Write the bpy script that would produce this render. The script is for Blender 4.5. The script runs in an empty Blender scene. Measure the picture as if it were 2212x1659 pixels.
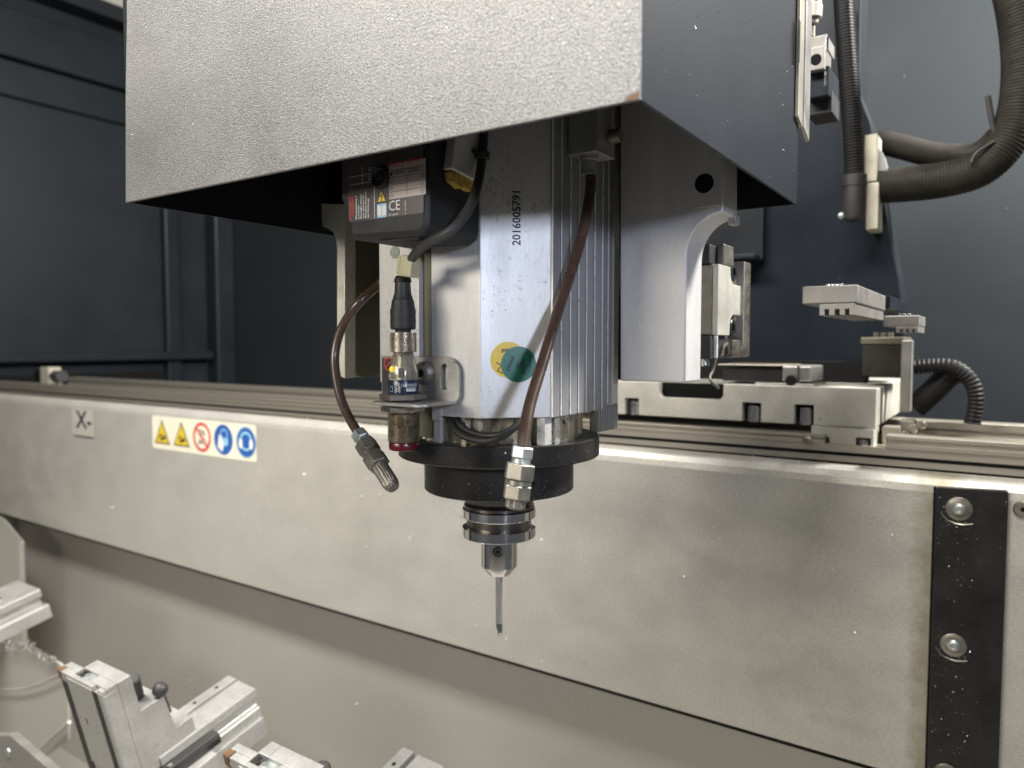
import bpy, bmesh, math, random
from mathutils import Vector, Matrix, noise
random.seed(7)
rad = math.radians
S = 0.001                     # everything below is written in millimetres
ZO = 1400.0                   # camera height above the floor
scene = bpy.context.scene

# ------------------------------------------------------------------ camera
FPX, CX, CY = 1582.0, 1106.0, 829.5
YAW = rad(33.9); PIT = math.atan(86/1582)
cam_d = bpy.data.cameras.new('camera'); cam = bpy.data.objects.new('camera', cam_d)
scene.collection.objects.link(cam); scene.camera = cam
cam_d.sensor_width = 36; cam_d.lens = 36*FPX/2212; cam_d.clip_start = 0.01; cam_d.clip_end = 60
cam.location = (0, 0, ZO*S); cam.rotation_euler = (rad(90)-PIT, 0, YAW)
cam_d.dof.use_dof = True; cam_d.dof.focus_distance = 0.545; cam_d.dof.aperture_fstop = 6.5
Fv = Vector((-math.sin(YAW)*math.cos(PIT), math.cos(YAW)*math.cos(PIT), -math.sin(PIT)))
Rv = Vector((math.cos(YAW), math.sin(YAW), 0)); Uv = Rv.cross(Fv)
def ray(px, py): return Fv + Rv*((px-CX)/FPX) - Uv*((py-CY)/FPX)
def at(px, py, ax, val):      # measured point of the photograph on a known plane of the place (mm)
    r = ray(px, py); i = 'xyz'.index(ax); return r*(val/r[i])

# ------------------------------------------------------------------ world and lamps
w = bpy.data.worlds.new('World'); scene.world = w; w.use_nodes = True
bg = w.node_tree.nodes['Background']; bg.inputs[0].default_value = (0.92, 0.95, 1.0, 1); bg.inputs[1].default_value = 0.115
def lamp(name, loc, target, sx, sy, power, col):
    d = bpy.data.lights.new(name, 'AREA'); d.shape = 'RECTANGLE'; d.size = sx*S; d.size_y = sy*S
    d.energy = power; d.color = col
    o = bpy.data.objects.new(name, d); scene.collection.objects.link(o)
    loc = Vector(loc); t = Vector(target)
    o.location = Vector((loc.x, loc.y, loc.z+ZO))*S
    o.rotation_euler = (t-loc).to_track_quat('-Z', 'Y').to_euler()
    return o
cl_ = lamp('cool_lamp', (1000, -420, 300), (-360, 510, 10), 170, 130, 0.42, (0.70, 0.78, 1.0)); cl_.data.spread = rad(34)
lamp('warm_lamp', (-800, -1100, 340), (-450, 600, -50), 820, 260, 15.5, (1.0, 0.94, 0.83))
lamp('ceiling_lamp', (-700, -60, 1250), (-700, 700, -300), 1900, 260, 80, (1.0, 0.97, 0.92))
lamp('right_lamp', (800, 1350, 1100), (250, 1900, 600), 300, 200, 140, (1.0, 0.98, 0.93))
scene.view_settings.view_transform = 'Standard'; scene.view_settings.look = 'None'
scene.view_settings.exposure = 0.0; scene.view_settings.gamma = 1.0
scene.render.engine = 'CYCLES'

# ------------------------------------------------------------------ materials
def N(nt, t, **k):
    n = nt.nodes.new(t)
    for a, b in k.items():
        if a == 'ins':
            for i, v in b.items(): n.inputs[i].default_value = v
        else: setattr(n, a, b)
    return n
def mat(name, col, met=0.0, rough=0.5, var=0.15, vs=15, grain=0.0, gs=900, bump=0.0, bs=400, stretch=(1, 1, 1),
        spots=None, spot_col=(0.03, 0.025, 0.02), spot_scale=120, aniso=0.0, coat=0.0, trans=0.0, spot_amt=0.8,
        rvar=0.1, bd=0.0003, arot=0.0):
    m = bpy.data.materials.new(name); m.use_nodes = True; nt = m.node_tree
    b = nt.nodes['Principled BSDF']; L = nt.links.new
    tc = N(nt, 'ShaderNodeTexCoord'); mp = N(nt, 'ShaderNodeMapping'); mp.inputs['Scale'].default_value = stretch
    L(tc.outputs['Object'], mp.inputs[0])
    n1 = N(nt, 'ShaderNodeTexNoise', ins={'Scale': vs, 'Detail': 6.0, 'Roughness': 0.6}); L(mp.outputs[0], n1.inputs['Vector'])
    mr = N(nt, 'ShaderNodeMapRange', ins={1: 0.3, 2: 0.7, 3: 1-var, 4: 1+var}); L(n1.outputs[0], mr.inputs[0])
    last = mr.outputs[0]
    if grain:
        wn = N(nt, 'ShaderNodeTexNoise', ins={'Scale': gs, 'Detail': 2.0, 'Roughness': 0.8}); L(mp.outputs[0], wn.inputs['Vector'])
        m2 = N(nt, 'ShaderNodeMapRange', ins={1: 0.3, 2: 0.7, 3: 1-grain, 4: 1+grain}); L(wn.outputs[0], m2.inputs[0])
        mm = N(nt, 'ShaderNodeMath', operation='MULTIPLY'); L(last, mm.inputs[0]); L(m2.outputs[0], mm.inputs[1]); last = mm.outputs[0]
    vm = N(nt, 'ShaderNodeVectorMath', operation='SCALE'); vm.inputs[0].default_value = col; L(last, vm.inputs['Scale'])
    cout = vm.outputs[0]
    if spots:
        ns = N(nt, 'ShaderNodeTexNoise', ins={'Scale': spot_scale, 'Detail': 5.0, 'Roughness': 0.7}); L(tc.outputs['Object'], ns.inputs['Vector'])
        nb = N(nt, 'ShaderNodeTexNoise', ins={'Scale': 14.0, 'Detail': 2.0}); L(tc.outputs['Object'], nb.inputs['Vector'])
        ad = N(nt, 'ShaderNodeMath', operation='MULTIPLY_ADD', ins={1: 0.45}); L(nb.outputs[0], ad.inputs[0]); L(ns.outputs[0], ad.inputs[2])
        ms = N(nt, 'ShaderNodeMapRange', ins={1: spots, 2: spots+0.06, 3: 0.0, 4: spot_amt}); L(ad.outputs[0], ms.inputs[0])
        mx = N(nt, 'ShaderNodeMix', data_type='RGBA'); L(ms.outputs[0], mx.inputs[0]); L(cout, mx.inputs[6])
        mx.inputs[7].default_value = (*spot_col, 1); cout = mx.outputs[2]
    L(cout, b.inputs['Base Color'])
    b.inputs['Metallic'].default_value = met
    rr = N(nt, 'ShaderNodeMapRange', ins={1: 0.3, 2: 0.7, 3: max(rough-rvar, 0.03), 4: min(rough+rvar, 1)}); L(n1.outputs[0], rr.inputs[0]); L(rr.outputs[0], b.inputs['Roughness'])
    b.inputs['Anisotropic'].default_value = aniso
    b.inputs['Coat Weight'].default_value = coat
    b.inputs['Transmission Weight'].default_value = trans
    b.inputs['Anisotropic Rotation'].default_value = arot
    if aniso:
        tg = N(nt, 'ShaderNodeTangent', direction_type='RADIAL', axis='Z'); L(tg.outputs[0], b.inputs['Tangent'])
    if bump:
        bn = N(nt, 'ShaderNodeTexNoise', ins={'Scale': bs, 'Detail': 3.0, 'Roughness': 0.7}); L(mp.outputs[0], bn.inputs['Vector'])
        bp = N(nt, 'ShaderNodeBump', ins={'Strength': bump, 'Distance': bd}); L(bn.outputs[0], bp.inputs['Height']); L(bp.outputs[0], b.inputs['Normal'])
    return m
M = {}
M['hood'] = mat('silver_grain_paint', (0.215, 0.213, 0.206), 0.5, 0.42, 0.14, 7, grain=0.9, gs=1300, bump=0.9, bs=900, bd=0.0006)
M['dark_paint'] = mat('dark_blue_grey_paint', (0.021, 0.0255, 0.032), 0.0, 0.40, 0.15, 6, bump=0.25, bs=500)
M['black_paint'] = mat('black_inner_paint', (0.012, 0.014, 0.017), 0.0, 0.5, 0.2, 10)
M['sheet'] = mat('beige_metal_sheet', (0.51, 0.490, 0.440), 0.3, 0.40, 0.06, 11, grain=0.14, gs=240, bump=0.25, bs=500, stretch=(1, 1, 1.6), spots=0.93, spot_col=(0.27, 0.26, 0.24), spot_scale=22, spot_amt=0.35)
M['tray'] = mat('tray_panel_paint', (0.41, 0.392, 0.352), 0.2, 0.5, 0.06, 2.5, grain=0.04, gs=200)
M['stain'] = mat('yellowed_grease', (0.27, 0.24, 0.17), 0.1, 0.5, 0.15, 20)
M['alu'] = mat('brushed_aluminium', (0.60, 0.59, 0.57), 0.4, 0.44, 0.09, 20, grain=0.06, gs=500, bump=0.15, bs=900, stretch=(1, 1, 0.15), spots=0.85, spot_scale=260, spot_amt=0.5, spot_col=(0.16, 0.14, 0.11))
M['alu_plain'] = mat('milled_aluminium', (0.44, 0.425, 0.395), 0.7, 0.36, 0.12, 30, grain=0.08, gs=400, bump=0.1, bs=700, spots=0.90, spot_scale=60, spot_amt=0.5, spot_col=(0.2, 0.17, 0.12))
M['fin'] = mat('extruded_fin_aluminium', (0.34, 0.34, 0.335), 0.5, 0.42, 0.05, 20, grain=0.04, gs=400, stretch=(1, 1, 0.1), spots=0.97, spot_scale=260, spot_amt=0.5)
M['fin_edge'] = mat('fin_edge_highlight', (0.85, 0.85, 0.84), 0.3, 0.35, 0.2, 200)  # near-white colour paints the highlight along the fin edges
M['oily'] = mat('oily_stator_metal', (0.40, 0.36, 0.28), 0.85, 0.28, 0.4, 60, stretch=(1, 1, 0.25), spots=0.84, spot_scale=160, spot_amt=0.9, spot_col=(0.02, 0.017, 0.01))
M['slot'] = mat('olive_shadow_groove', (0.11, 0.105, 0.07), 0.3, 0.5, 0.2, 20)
M['ring'] = mat('blackened_steel', (0.028, 0.027, 0.026), 0.35, 0.36, 0.25, 30, bump=0.1, bs=500, aniso=0.5)
M['steel'] = mat('turned_tool_steel', (0.66, 0.65, 0.64), 1.0, 0.15, 0.12, 40, stretch=(0.05, 0.05, 1), aniso=0.88, rvar=0.04, arot=0.25)
M['steel_dark'] = mat('dark_groove_steel', (0.20, 0.18, 0.16), 1.0, 0.35, 0.12, 40, aniso=0.6, arot=0.25)
M['drill'] = mat('carbide_drill', (0.50, 0.48, 0.46), 0.75, 0.34, 0.1, 40, aniso=0.7, arot=0.25)
M['nickel'] = mat('nickel_fitting', (0.25, 0.23, 0.195), 0.65, 0.36, 0.2, 90, bump=0.12, bs=700)
M['zinc'] = mat('zinc_nut', (0.50, 0.54, 0.52), 0.8, 0.42, 0.15, 90)
M['thread'] = mat('threaded_brass_nickel', (0.46, 0.41, 0.34), 0.9, 0.30, 0.15, 90)
M['tube'] = mat('brown_hose', (0.075, 0.045, 0.032), 0.0, 0.30, 0.08, 30, coat=0.3, bump=0.05)
M['cable'] = mat('grey_cable', (0.045, 0.043, 0.043), 0.0, 0.5, 0.15, 60)
M['rubber'] = mat('black_rubber', (0.022, 0.021, 0.021), 0.0, 0.55, 0.2, 60, bump=0.1)
M['plastic'] = mat('black_plastic', (0.018, 0.018, 0.019), 0.0, 0.6, 0.15, 60, bump=0.3, bs=1500)
M['corr'] = mat('corrugated_hose', (0.018, 0.017, 0.017), 0.0, 0.42, 0.2, 60)
M['olive_hose'] = mat('dusty_hose', (0.024, 0.021, 0.017), 0.0, 0.6, 0.35, 30)
M['cream'] = mat('cream_plastic', (0.46, 0.42, 0.26), 0.0, 0.4, 0.1, 60)
M['cream2'] = mat('cream_clamp_plate', (0.55, 0.51, 0.40), 0.2, 0.45, 0.1, 60)
M['white_pl'] = mat('white_nylon', (0.55, 0.52, 0.45), 0.0, 0.45, 0.1, 60)
M['foam'] = mat('yellow_foam', (0.50, 0.33, 0.08), 0.0, 0.9, 0.4, 300, bump=0.6, bs=900)
M['yellow'] = mat('yellow_vinyl', (0.70, 0.50, 0.03), 0.0, 0.4, 0.08, 60)
M['green'] = mat('green_vinyl', (0.010, 0.125, 0.088), 0.0, 0.35, 0.12, 60)
M['red'] = mat('red_lens', (0.085, 0.003, 0.010), 0.0, 0.3, 0.3, 200, coat=0.3)
M['ink'] = mat('black_ink', (0.02, 0.02, 0.03), 0.0, 0.5, 0.05)
M['white'] = mat('white_print', (0.75, 0.74, 0.70), 0.0, 0.45, 0.04)
M['cream_vinyl'] = mat('cream_sticker', (0.78, 0.74, 0.58), 0.0, 0.4, 0.04)
M['redink'] = mat('red_print', (0.62, 0.07, 0.06), 0.0, 0.45, 0.05)
M['blueink'] = mat('blue_print', (0.02, 0.10, 0.36), 0.0, 0.45, 0.1)
M['lightblue'] = mat('light_blue_print', (0.30, 0.55, 0.72), 0.0, 0.45, 0.05)
M['lab'] = mat('charcoal_label', (0.085, 0.072, 0.070), 0.1, 0.32, 0.2, 40, spots=0.95, spot_col=(0.25, 0.2, 0.18), spot_scale=300)
M['lab_pale'] = mat('pale_table_label', (0.46, 0.40, 0.38), 0.0, 0.4, 0.06, 40)
M['navy'] = mat('navy_label', (0.018, 0.028, 0.065), 0.0, 0.3, 0.1)
M['greyst'] = mat('faded_green_seal', (0.33, 0.38, 0.31), 0.0, 0.5, 0.2, 300)
M['chip'] = mat('aluminium_chip', (0.95, 0.95, 0.94), 0.85, 0.38, 0.05)
M['brown'] = mat('brown_insulator', (0.14, 0.075, 0.035), 0.0, 0.6, 0.25, 120)
M['rail'] = mat('ground_rail_steel', (0.47, 0.43, 0.36), 0.72, 0.38, 0.1, 8, stretch=(0.1, 1, 1))
M['clampalu'] = mat('clamp_aluminium', (0.45, 0.44, 0.42), 0.45, 0.42, 0.10, 30, grain=0.12, gs=300, bump=0.1, bs=600, spots=0.87, spot_scale=110, spot_amt=0.35, spot_col=(0.3, 0.28, 0.24))
M['alu_dull'] = mat('dull_aluminium', (0.27, 0.255, 0.235), 0.45, 0.45, 0.12, 40, grain=0.06, gs=300)
M['saddle'] = mat('saddle_aluminium', (0.60, 0.575, 0.50), 0.45, 0.45, 0.12, 30, grain=0.08, gs=300, spots=0.92, spot_scale=60, spot_amt=0.4, spot_col=(0.2, 0.17, 0.12))
M['column'] = mat('dark_column_paint', (0.010, 0.0135, 0.019), 0.0, 0.42, 0.15, 6)
M['plate'] = mat('plate_steel', (0.60, 0.585, 0.57), 0.3, 0.52, 0.10, 25, grain=0.05, gs=500, stretch=(1, 1, 0.2), spots=0.93, spot_scale=90, spot_amt=0.45, spot_col=(0.14, 0.11, 0.07))
M['pale_plate'] = mat('pale_plate', (0.50, 0.48, 0.43), 0.1, 0.5, 0.05)
M['clear'] = mat('clear_plastic', (0.86, 0.82, 0.72), 0.0, 0.10, 0.03, trans=0.85)
M['backwall'] = mat('grey_green_wall_paint', (0.018, 0.021, 0.024), 0.0, 0.45, 0.06, 3)
M['sidewall'] = mat('blue_grey_wall_paint', (0.012, 0.015, 0.019), 0.0, 0.42, 0.15, 4)
M['floorm'] = mat('chip_tray_floor', (0.25, 0.24, 0.21), 0.2, 0.5, 0.15, 6)
M['gap'] = mat('dark_gap', (0.01, 0.01, 0.01), 0.0, 0.8, 0.1)
M['led'] = mat('yellow_indicator', (0.9, 0.6, 0.02), 0.0, 0.3, 0.05)
M['led'].node_tree.nodes['Principled BSDF'].inputs['Emission Color'].default_value = (1.0, 0.62, 0.02, 1)
M['led'].node_tree.nodes['Principled BSDF'].inputs['Emission Strength'].default_value = 0.9

def sheet_stains(m, blobs):      # grease and wear marks at fixed places of the sheet (local metres)
    nt = m.node_tree; L = nt.links.new; b = nt.nodes['Principled BSDF']; src = b.inputs['Base Color'].links[0].from_socket
    tc = N(nt, 'ShaderNodeTexCoord'); sp_ = N(nt, 'ShaderNodeSeparateXYZ'); L(tc.outputs['Object'], sp_.inputs[0])
    nz = N(nt, 'ShaderNodeTexNoise', ins={'Scale': 45.0, 'Detail': 6.0, 'Roughness': 0.7}); L(tc.outputs['Object'], nz.inputs['Vector'])
    for (cx_, cz_, rx, rz, amt, col_) in blobs:
        parts = []
        for out, c_, r_ in ((sp_.outputs[0], cx_, rx), (sp_.outputs[2], cz_, rz)):
            a = N(nt, 'ShaderNodeMath', operation='SUBTRACT', ins={1: c_}); L(out, a.inputs[0])
            d = N(nt, 'ShaderNodeMath', operation='DIVIDE', ins={1: r_}); L(a.outputs[0], d.inputs[0])
            q_ = N(nt, 'ShaderNodeMath', operation='POWER', ins={1: 2.0}); ab = N(nt, 'ShaderNodeMath', operation='ABSOLUTE'); L(d.outputs[0], ab.inputs[0]); L(ab.outputs[0], q_.inputs[0]); parts.append(q_)
        su = N(nt, 'ShaderNodeMath', operation='ADD'); L(parts[0].outputs[0], su.inputs[0]); L(parts[1].outputs[0], su.inputs[1])
        nn_ = N(nt, 'ShaderNodeMath', operation='MULTIPLY_ADD', ins={1: 2.2, 2: -1.1}); L(nz.outputs[0], nn_.inputs[0])
        s2 = N(nt, 'ShaderNodeMath', operation='ADD'); L(su.outputs[0], s2.inputs[0]); L(nn_.outputs[0], s2.inputs[1])
        mr_ = N(nt, 'ShaderNodeMapRange', ins={1: 1.0, 2: 0.0, 3: 0.0, 4: amt}); amt_fix = 0.65; mr_.inputs[4].default_value = amt*amt_fix if rx > 0.03 else amt; L(s2.outputs[0], mr_.inputs[0])
        mx = N(nt, 'ShaderNodeMix', data_type='RGBA'); L(mr_.outputs[0], mx.inputs[0]); L(src, mx.inputs[6]); mx.inputs[7].default_value = (*col_, 1); src = mx.outputs[2]
    L(src, b.inputs['Base Color'])
Gs = (0.17, 0.16, 0.13)
sheet_stains(M['sheet'], [(1.045, 0.15, 0.028, 0.9, 0.75, (0.25, 0.22, 0.14)), (0.93, 0.09, 0.10, 0.05, 0.35, Gs), (0.40, 0.215, 0.03, 0.004, 0.6, Gs), (0.36, 0.285, 0.09, 0.006, 0.3, Gs),
    (0.86, 0.18, 0.16, 0.05, 0.22, Gs), (0.70, 0.26, 0.12, 0.05, 0.16, Gs), (0.20, 0.13, 0.12, 0.06, 0.16, Gs), (0.95, 0.04, 0.05, 0.012, 0.35, Gs), (-0.35, 0.18, 0.10, 0.06, 0.14, Gs)])

# ------------------------------------------------------------------ mesh builder
def perp(d):
    d = Vector(d).normalized(); a = Vector((0, 0, 1)) if abs(d.z) < 0.9 else Vector((1, 0, 0))
    u = d.cross(a).normalized(); return u, d.cross(u).normalized()
class MB:
    def __init__(s): s.v = []; s.f = []
    def add(s, vs, fs):
        n = len(s.v); s.v += [Vector(v) for v in vs]; s.f += [[i+n for i in f] for f in fs]; return s
    def box(s, x0, x1, y0, y1, z0, z1):
        v = [(x, y, z) for z in (z0, z1) for y in (y0, y1) for x in (x0, x1)]
        return s.add(v, [(0, 2, 3, 1), (4, 5, 7, 6), (0, 1, 5, 4), (2, 6, 7, 3), (0, 4, 6, 2), (1, 3, 7, 5)])
    def obox(s, c, ux, uy, uz, hx, hy, hz):
        c = Vector(c); v = [c+Vector(ux)*(hx*i)+Vector(uy)*(hy*j)+Vector(uz)*(hz*k) for k in (-1, 1) for j in (-1, 1) for i in (-1, 1)]
        return s.add(v, [(0, 2, 3, 1), (4, 5, 7, 6), (0, 1, 5, 4), (2, 6, 7, 3), (0, 4, 6, 2), (1, 3, 7, 5)])
    def prism(s, poly, axis, a0, a1):        # poly in the two other axes, in x-y-z order
        def mk(p, a): return {'x': (a, p[0], p[1]), 'y': (p[0], a, p[1]), 'z': (p[0], p[1], a)}[axis]
        n = len(poly); v = [mk(p, a0) for p in poly]+[mk(p, a1) for p in poly]
        return s.add(v, [list(range(n))[::-1], list(range(n, 2*n))]+[[i, (i+1) % n, n+(i+1) % n, n+i] for i in range(n)])
    def lathe(s, o, d, prof, n=32, rot=0.0, closed=True):   # prof: [(dist along d, radius)]
        o = Vector(o); d = Vector(d).normalized(); u, w_ = perp(d); base = len(s.v); k = len(prof)
        vs = []
        for (h, r) in prof:
            for i in range(n):
                a = 2*math.pi*i/n+rot; vs.append(o+d*h+(u*math.cos(a)+w_*math.sin(a))*r)
        fs = [[j*n+i, j*n+(i+1) % n, (j+1)*n+(i+1) % n, (j+1)*n+i] for j in range(k-1) for i in range(n)]
        if closed: fs += [list(range(n))[::-1], [(k-1)*n+i for i in range(n)]]
        return s.add(vs, fs)
    def cyl(s, p0, p1, r, n=24, rot=0.0, ch=0.0):
        p0 = Vector(p0); p1 = Vector(p1); L = (p1-p0).length
        pr = [(0, r), (L, r)] if not ch else [(0, r-ch), (ch, r), (L-ch, r), (L, r-ch)]
        return s.lathe(p0, p1-p0, pr, n, rot)
    def tube(s, pts, r, n=14, ridge=0.0, pitch=3.0, seg=10):
        P = [Vector(p) for p in pts]; Q = []
        for i in range(len(P)-1):
            a = P[max(i-1, 0)]; b = P[i]; c = P[i+1]; d = P[min(i+2, len(P)-1)]
            for t in range(seg):
                t /= seg
                Q.append(0.5*((2*b)+(c-a)*t+(2*a-5*b+4*c-d)*t*t+(3*b-a-3*c+d)*t**3))
        Q.append(P[-1])
        if ridge:
            R = [Q[0]]; acc = 0
            L = sum((Q[i+1]-Q[i]).length for i in range(len(Q)-1)); m = int(L/pitch*4)
            i = 0; pos = 0; out = []
            seglen = [(Q[i+1]-Q[i]).length for i in range(len(Q)-1)]
            for k in range(m+1):
                t = L*k/m
                while i < len(seglen)-1 and pos+seglen[i] < t: pos += seglen[i]; i += 1
                out.append(Q[i].lerp(Q[i+1], min(1, (t-pos)/max(seglen[i], 1e-6))))
            Q = out
        T = [(Q[min(i+1, len(Q)-1)]-Q[max(i-1, 0)]).normalized() for i in range(len(Q))]
        u, _ = perp(T[0]); vs = []
        for i, q in enumerate(Q):
            u = (u-T[i]*u.dot(T[i])).normalized(); w_ = T[i].cross(u)
            rr = r-(ridge if ridge and (i % 4) in (2, 3) else 0)
            for k in range(n):
                a = 2*math.pi*k/n; vs.append(q+(u*math.cos(a)+w_*math.sin(a))*rr)
        fs = [[j*n+i, j*n+(i+1) % n, (j+1)*n+(i+1) % n, (j+1)*n+i] for j in range(len(Q)-1) for i in range(n)]
        fs += [list(range(n))[::-1], [(len(Q)-1)*n+i for i in range(n)]]
        return s.add(vs, fs)
    def ball(s, c, r, n=16):
        pr = [(r-r*math.cos(math.pi*i/8), max(r*math.sin(math.pi*i/8), 0.01)) for i in range(9)]
        return s.lathe(Vector(c)-Vector((0, 0, r)), (0, 0, 1), pr, n)
    def build(s, name, m, parent=None, bevel=0.0, smooth=False, local=False):
        root = parent
        while root is not None and root.parent: root = root.parent
        off = Vector((0, 0, 0))
        if root is not None and not local: off = Vector(root['mm'])
        elif root is None and not local: off = Vector((0, 0, 0))
        me = bpy.data.meshes.new(name)
        if root is None and not local:
            lo = [min(v[i] for v in s.v) for i in range(3)]; hi = [max(v[i] for v in s.v) for i in range(3)]
            off = Vector(((lo[0]+hi[0])/2, (lo[1]+hi[1])/2, lo[2]))
        me.from_pydata([tuple((v-off)*S) for v in s.v], [], s.f); me.update()
        bm = bmesh.new(); bm.from_mesh(me); bmesh.ops.recalc_face_normals(bm, faces=bm.faces); bm.to_mesh(me); bm.free()
        me.materials.append(M[m] if isinstance(m, str) else m)
        if smooth:
            me.shade_smooth(); me.set_sharp_from_angle(angle=rad(35))
        o = bpy.data.objects.new(name, me); scene.collection.objects.link(o)
        if parent is not None: o.parent = parent
        elif not local:
            o.location = (off.x*S, off.y*S, (off.z+ZO)*S)
        if bevel:
            b = o.modifiers.new('bevel', 'BEVEL'); b.width = bevel*S; b.segments = 2; b.limit_method = 'ANGLE'; b.angle_limit = rad(40)
        return o
def tag(o, label=None, cat=None, group=None, kind=None):
    for k, v in (('label', label), ('category', cat), ('group', group), ('kind', kind)):
        if v: o[k] = v
    return o
def thing(name, loc, label, cat, group=None):
    o = bpy.data.objects.new(name, None); scene.collection.objects.link(o); o.empty_display_size = 0.01
    o.location = (loc[0]*S, loc[1]*S, (loc[2]+ZO)*S); o['mm'] = tuple(float(c) for c in loc)
    return tag(o, label, cat, group)
def text(s_, size, fmap, m, parent, name='lettering', bold=0.0, local=False, align='LEFT', squeeze=1.0):
    c = bpy.data.curves.new('t', 'FONT'); c.body = s_; c.size = size; c.align_x = align; c.resolution_u = 2; c.offset = bold
    o = bpy.data.objects.new('t', c); scene.collection.objects.link(o)
    dg = bpy.context.evaluated_depsgraph_get(); dg.update()
    me = bpy.data.meshes.new_from_object(o.evaluated_get(dg)); bpy.data.objects.remove(o)
    b = MB(); b.v = [Vector(fmap(v.co.x*squeeze, v.co.y)) for v in me.vertices]; b.f = [list(p.vertices) for p in me.polygons]
    bpy.data.meshes.remove(me)
    return b.build(name, m, parent, local=local)
def plane_map(o, ux, uy):
    o = Vector(o); ux = Vector(ux); uy = Vector(uy)
    return lambda u, v: o+ux*u+uy*v
def flat(name, pts, m, parent, th=0.0):      # thin printed patch given by ordered corner points
    b = MB(); b.add(pts, [list(range(len(pts)))]); return b.build(name, m, parent)
def disc(c, ux, uy, r, n=32, r2=None): return [Vector(c)+Vector(ux)*(r*math.cos(2*math.pi*i/n))+Vector(uy)*((r2 or r)*math.sin(2*math.pi*i/n)) for i in range(n)]
def ringpatch(c, ux, uy, r0, r1, n=32):
    b = MB(); A = disc(c, ux, uy, r0, n); B = disc(c, ux, uy, r1, n)
    return b.add(A+B, [[i, (i+1) % n, n+(i+1) % n, n+i] for i in range(n)])
def line(fm, pts, wd):
    b = MB()
    for i in range(len(pts)-1):
        p = Vector((*pts[i], 0)); q = Vector((*pts[i+1], 0)); d = (q-p).normalized(); n_ = Vector((-d.y, d.x, 0))*wd/2
        c = [p-n_-d*wd*.3, q-n_+d*wd*.3, q+n_+d*wd*.3, p+n_-d*wd*.3]; b.add([fm(k.x, k.y) for k in c], [(0, 1, 2, 3)])
    return b
X, Y, Z = Vector((1, 0, 0)), Vector((0, 1, 0)), Vector((0, 0, 1))

# ================================================================== SETTING
def struct(name, b, m, **k): return tag(b.build(name, m, **k), kind='structure')
struct('floor', MB().box(-3600, 1500, -1500, 2600, -1400, -1390), 'floorm')
struct('back_wall', MB().box(-2728, 1400, 1900, 1915, -1388, 1500), 'backwall')
# left end wall, its rolled rails and corner post
lw = MB().box(-2745, -2730, -700, 1899, -1388, 1500)
lwo = struct('side_wall', lw, 'sidewall')
lwo['mm'] = (-2737.5, 599.5, -1388.0)
def wall_part(name, b, m='sidewall', **k): return b.build(name, m, lwo, **k)
wall_part('corner_post', MB().box(-2729, -2660, 1810, 1898, -1380, 1480), bevel=8)
wall_part('door_post', MB().box(-2729, -2700, 1620, 1680, -1380, 1480), bevel=8)
def wz(px, py): return at(px, py, 'x', -2730).z
zA, zB, zC, zD = wz(64, 0), wz(163, 0), wz(0, 125), wz(0, 206)
wall_part('upper_panel', MB().box(-2729, -2650, -690, 1600, zB, zB+400), 'tray', bevel=5)
wall_part('upper_rail', MB().box(-2729, -2640, -690, 1600, zA, zB-2), 'backwall', bevel=5)
wall_part('middle_rail', MB().box(-2729, -2690, -690, 1600, zC, zA-60), bevel=6)
wall_part('lower_rail', MB().box(-2729, -2712, -690, 1600, zD, zC-3), bevel=6)
zE = wz(0, 757); zF, zG = wz(300, 803), wz(300, 819)
wall_part('window_sill', MB().box(-2729, -2670, -690, 1800, zE-40, zE-8), bevel=5)
wall_part('sill_gap', MB().box(-2729, -2726, 300, 1640, zG, zF), 'gap')

# chip tray behind and below the bed cover
struct('tray_back_panel', MB().box(-2500, 400, 995, 1001, -1300, -503), 'tray')
struct('tray_floor_sheet', MB().add([(-2500, 994, -1180), (400, 994, -1180), (400, -200, -1250), (-2500, -200, -1250)], [(0, 1, 2, 3)]), 'tray')
struct('tray_end_panel', MB().box(-2510, -2503, -200, 994, -1300, -503), 'tray')

# ================================================================== BED COVER
bc = thing('bed_cover', (-1100, 926, -494), 'long beige metal cover sheet behind the spindle with a bright folded top edge', 'cover')
prof = [(926, -494), (926, -164), (927.5, -156), (932, -149), (938, -145), (946, -143.5), (946, -146), (938.5, -147.5), (933.5, -151), (929.5, -157), (928.5, -164), (928.5, -494)]
MB().prism(prof, 'x', -2495, 330).build('cover_sheet', 'sheet', bc)
MB().box(-2495, 330, 926.5, 952, -499, -496).build('bottom_gap_strip', 'gap', bc)  # added dark strip for the dark gap line under the sheet
MB().box(-60.5, -58.2, 924, 925.9, -494, -157).build('panel_joint', 'gap', bc)
for (sx, sz) in ((21, -172),):
    MB().lathe((sx, 926, sz), (0, -1, 0), [(0, 9), (1.5, 9), (3.2, 7.5), (3.2, 3.2)], 20).build('screw', 'nickel', bc, smooth=True)
    MB().cyl((sx, 922.7, sz), (sx, 922.4, sz), 2.6, 6).build('socket', 'gap', bc)

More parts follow.
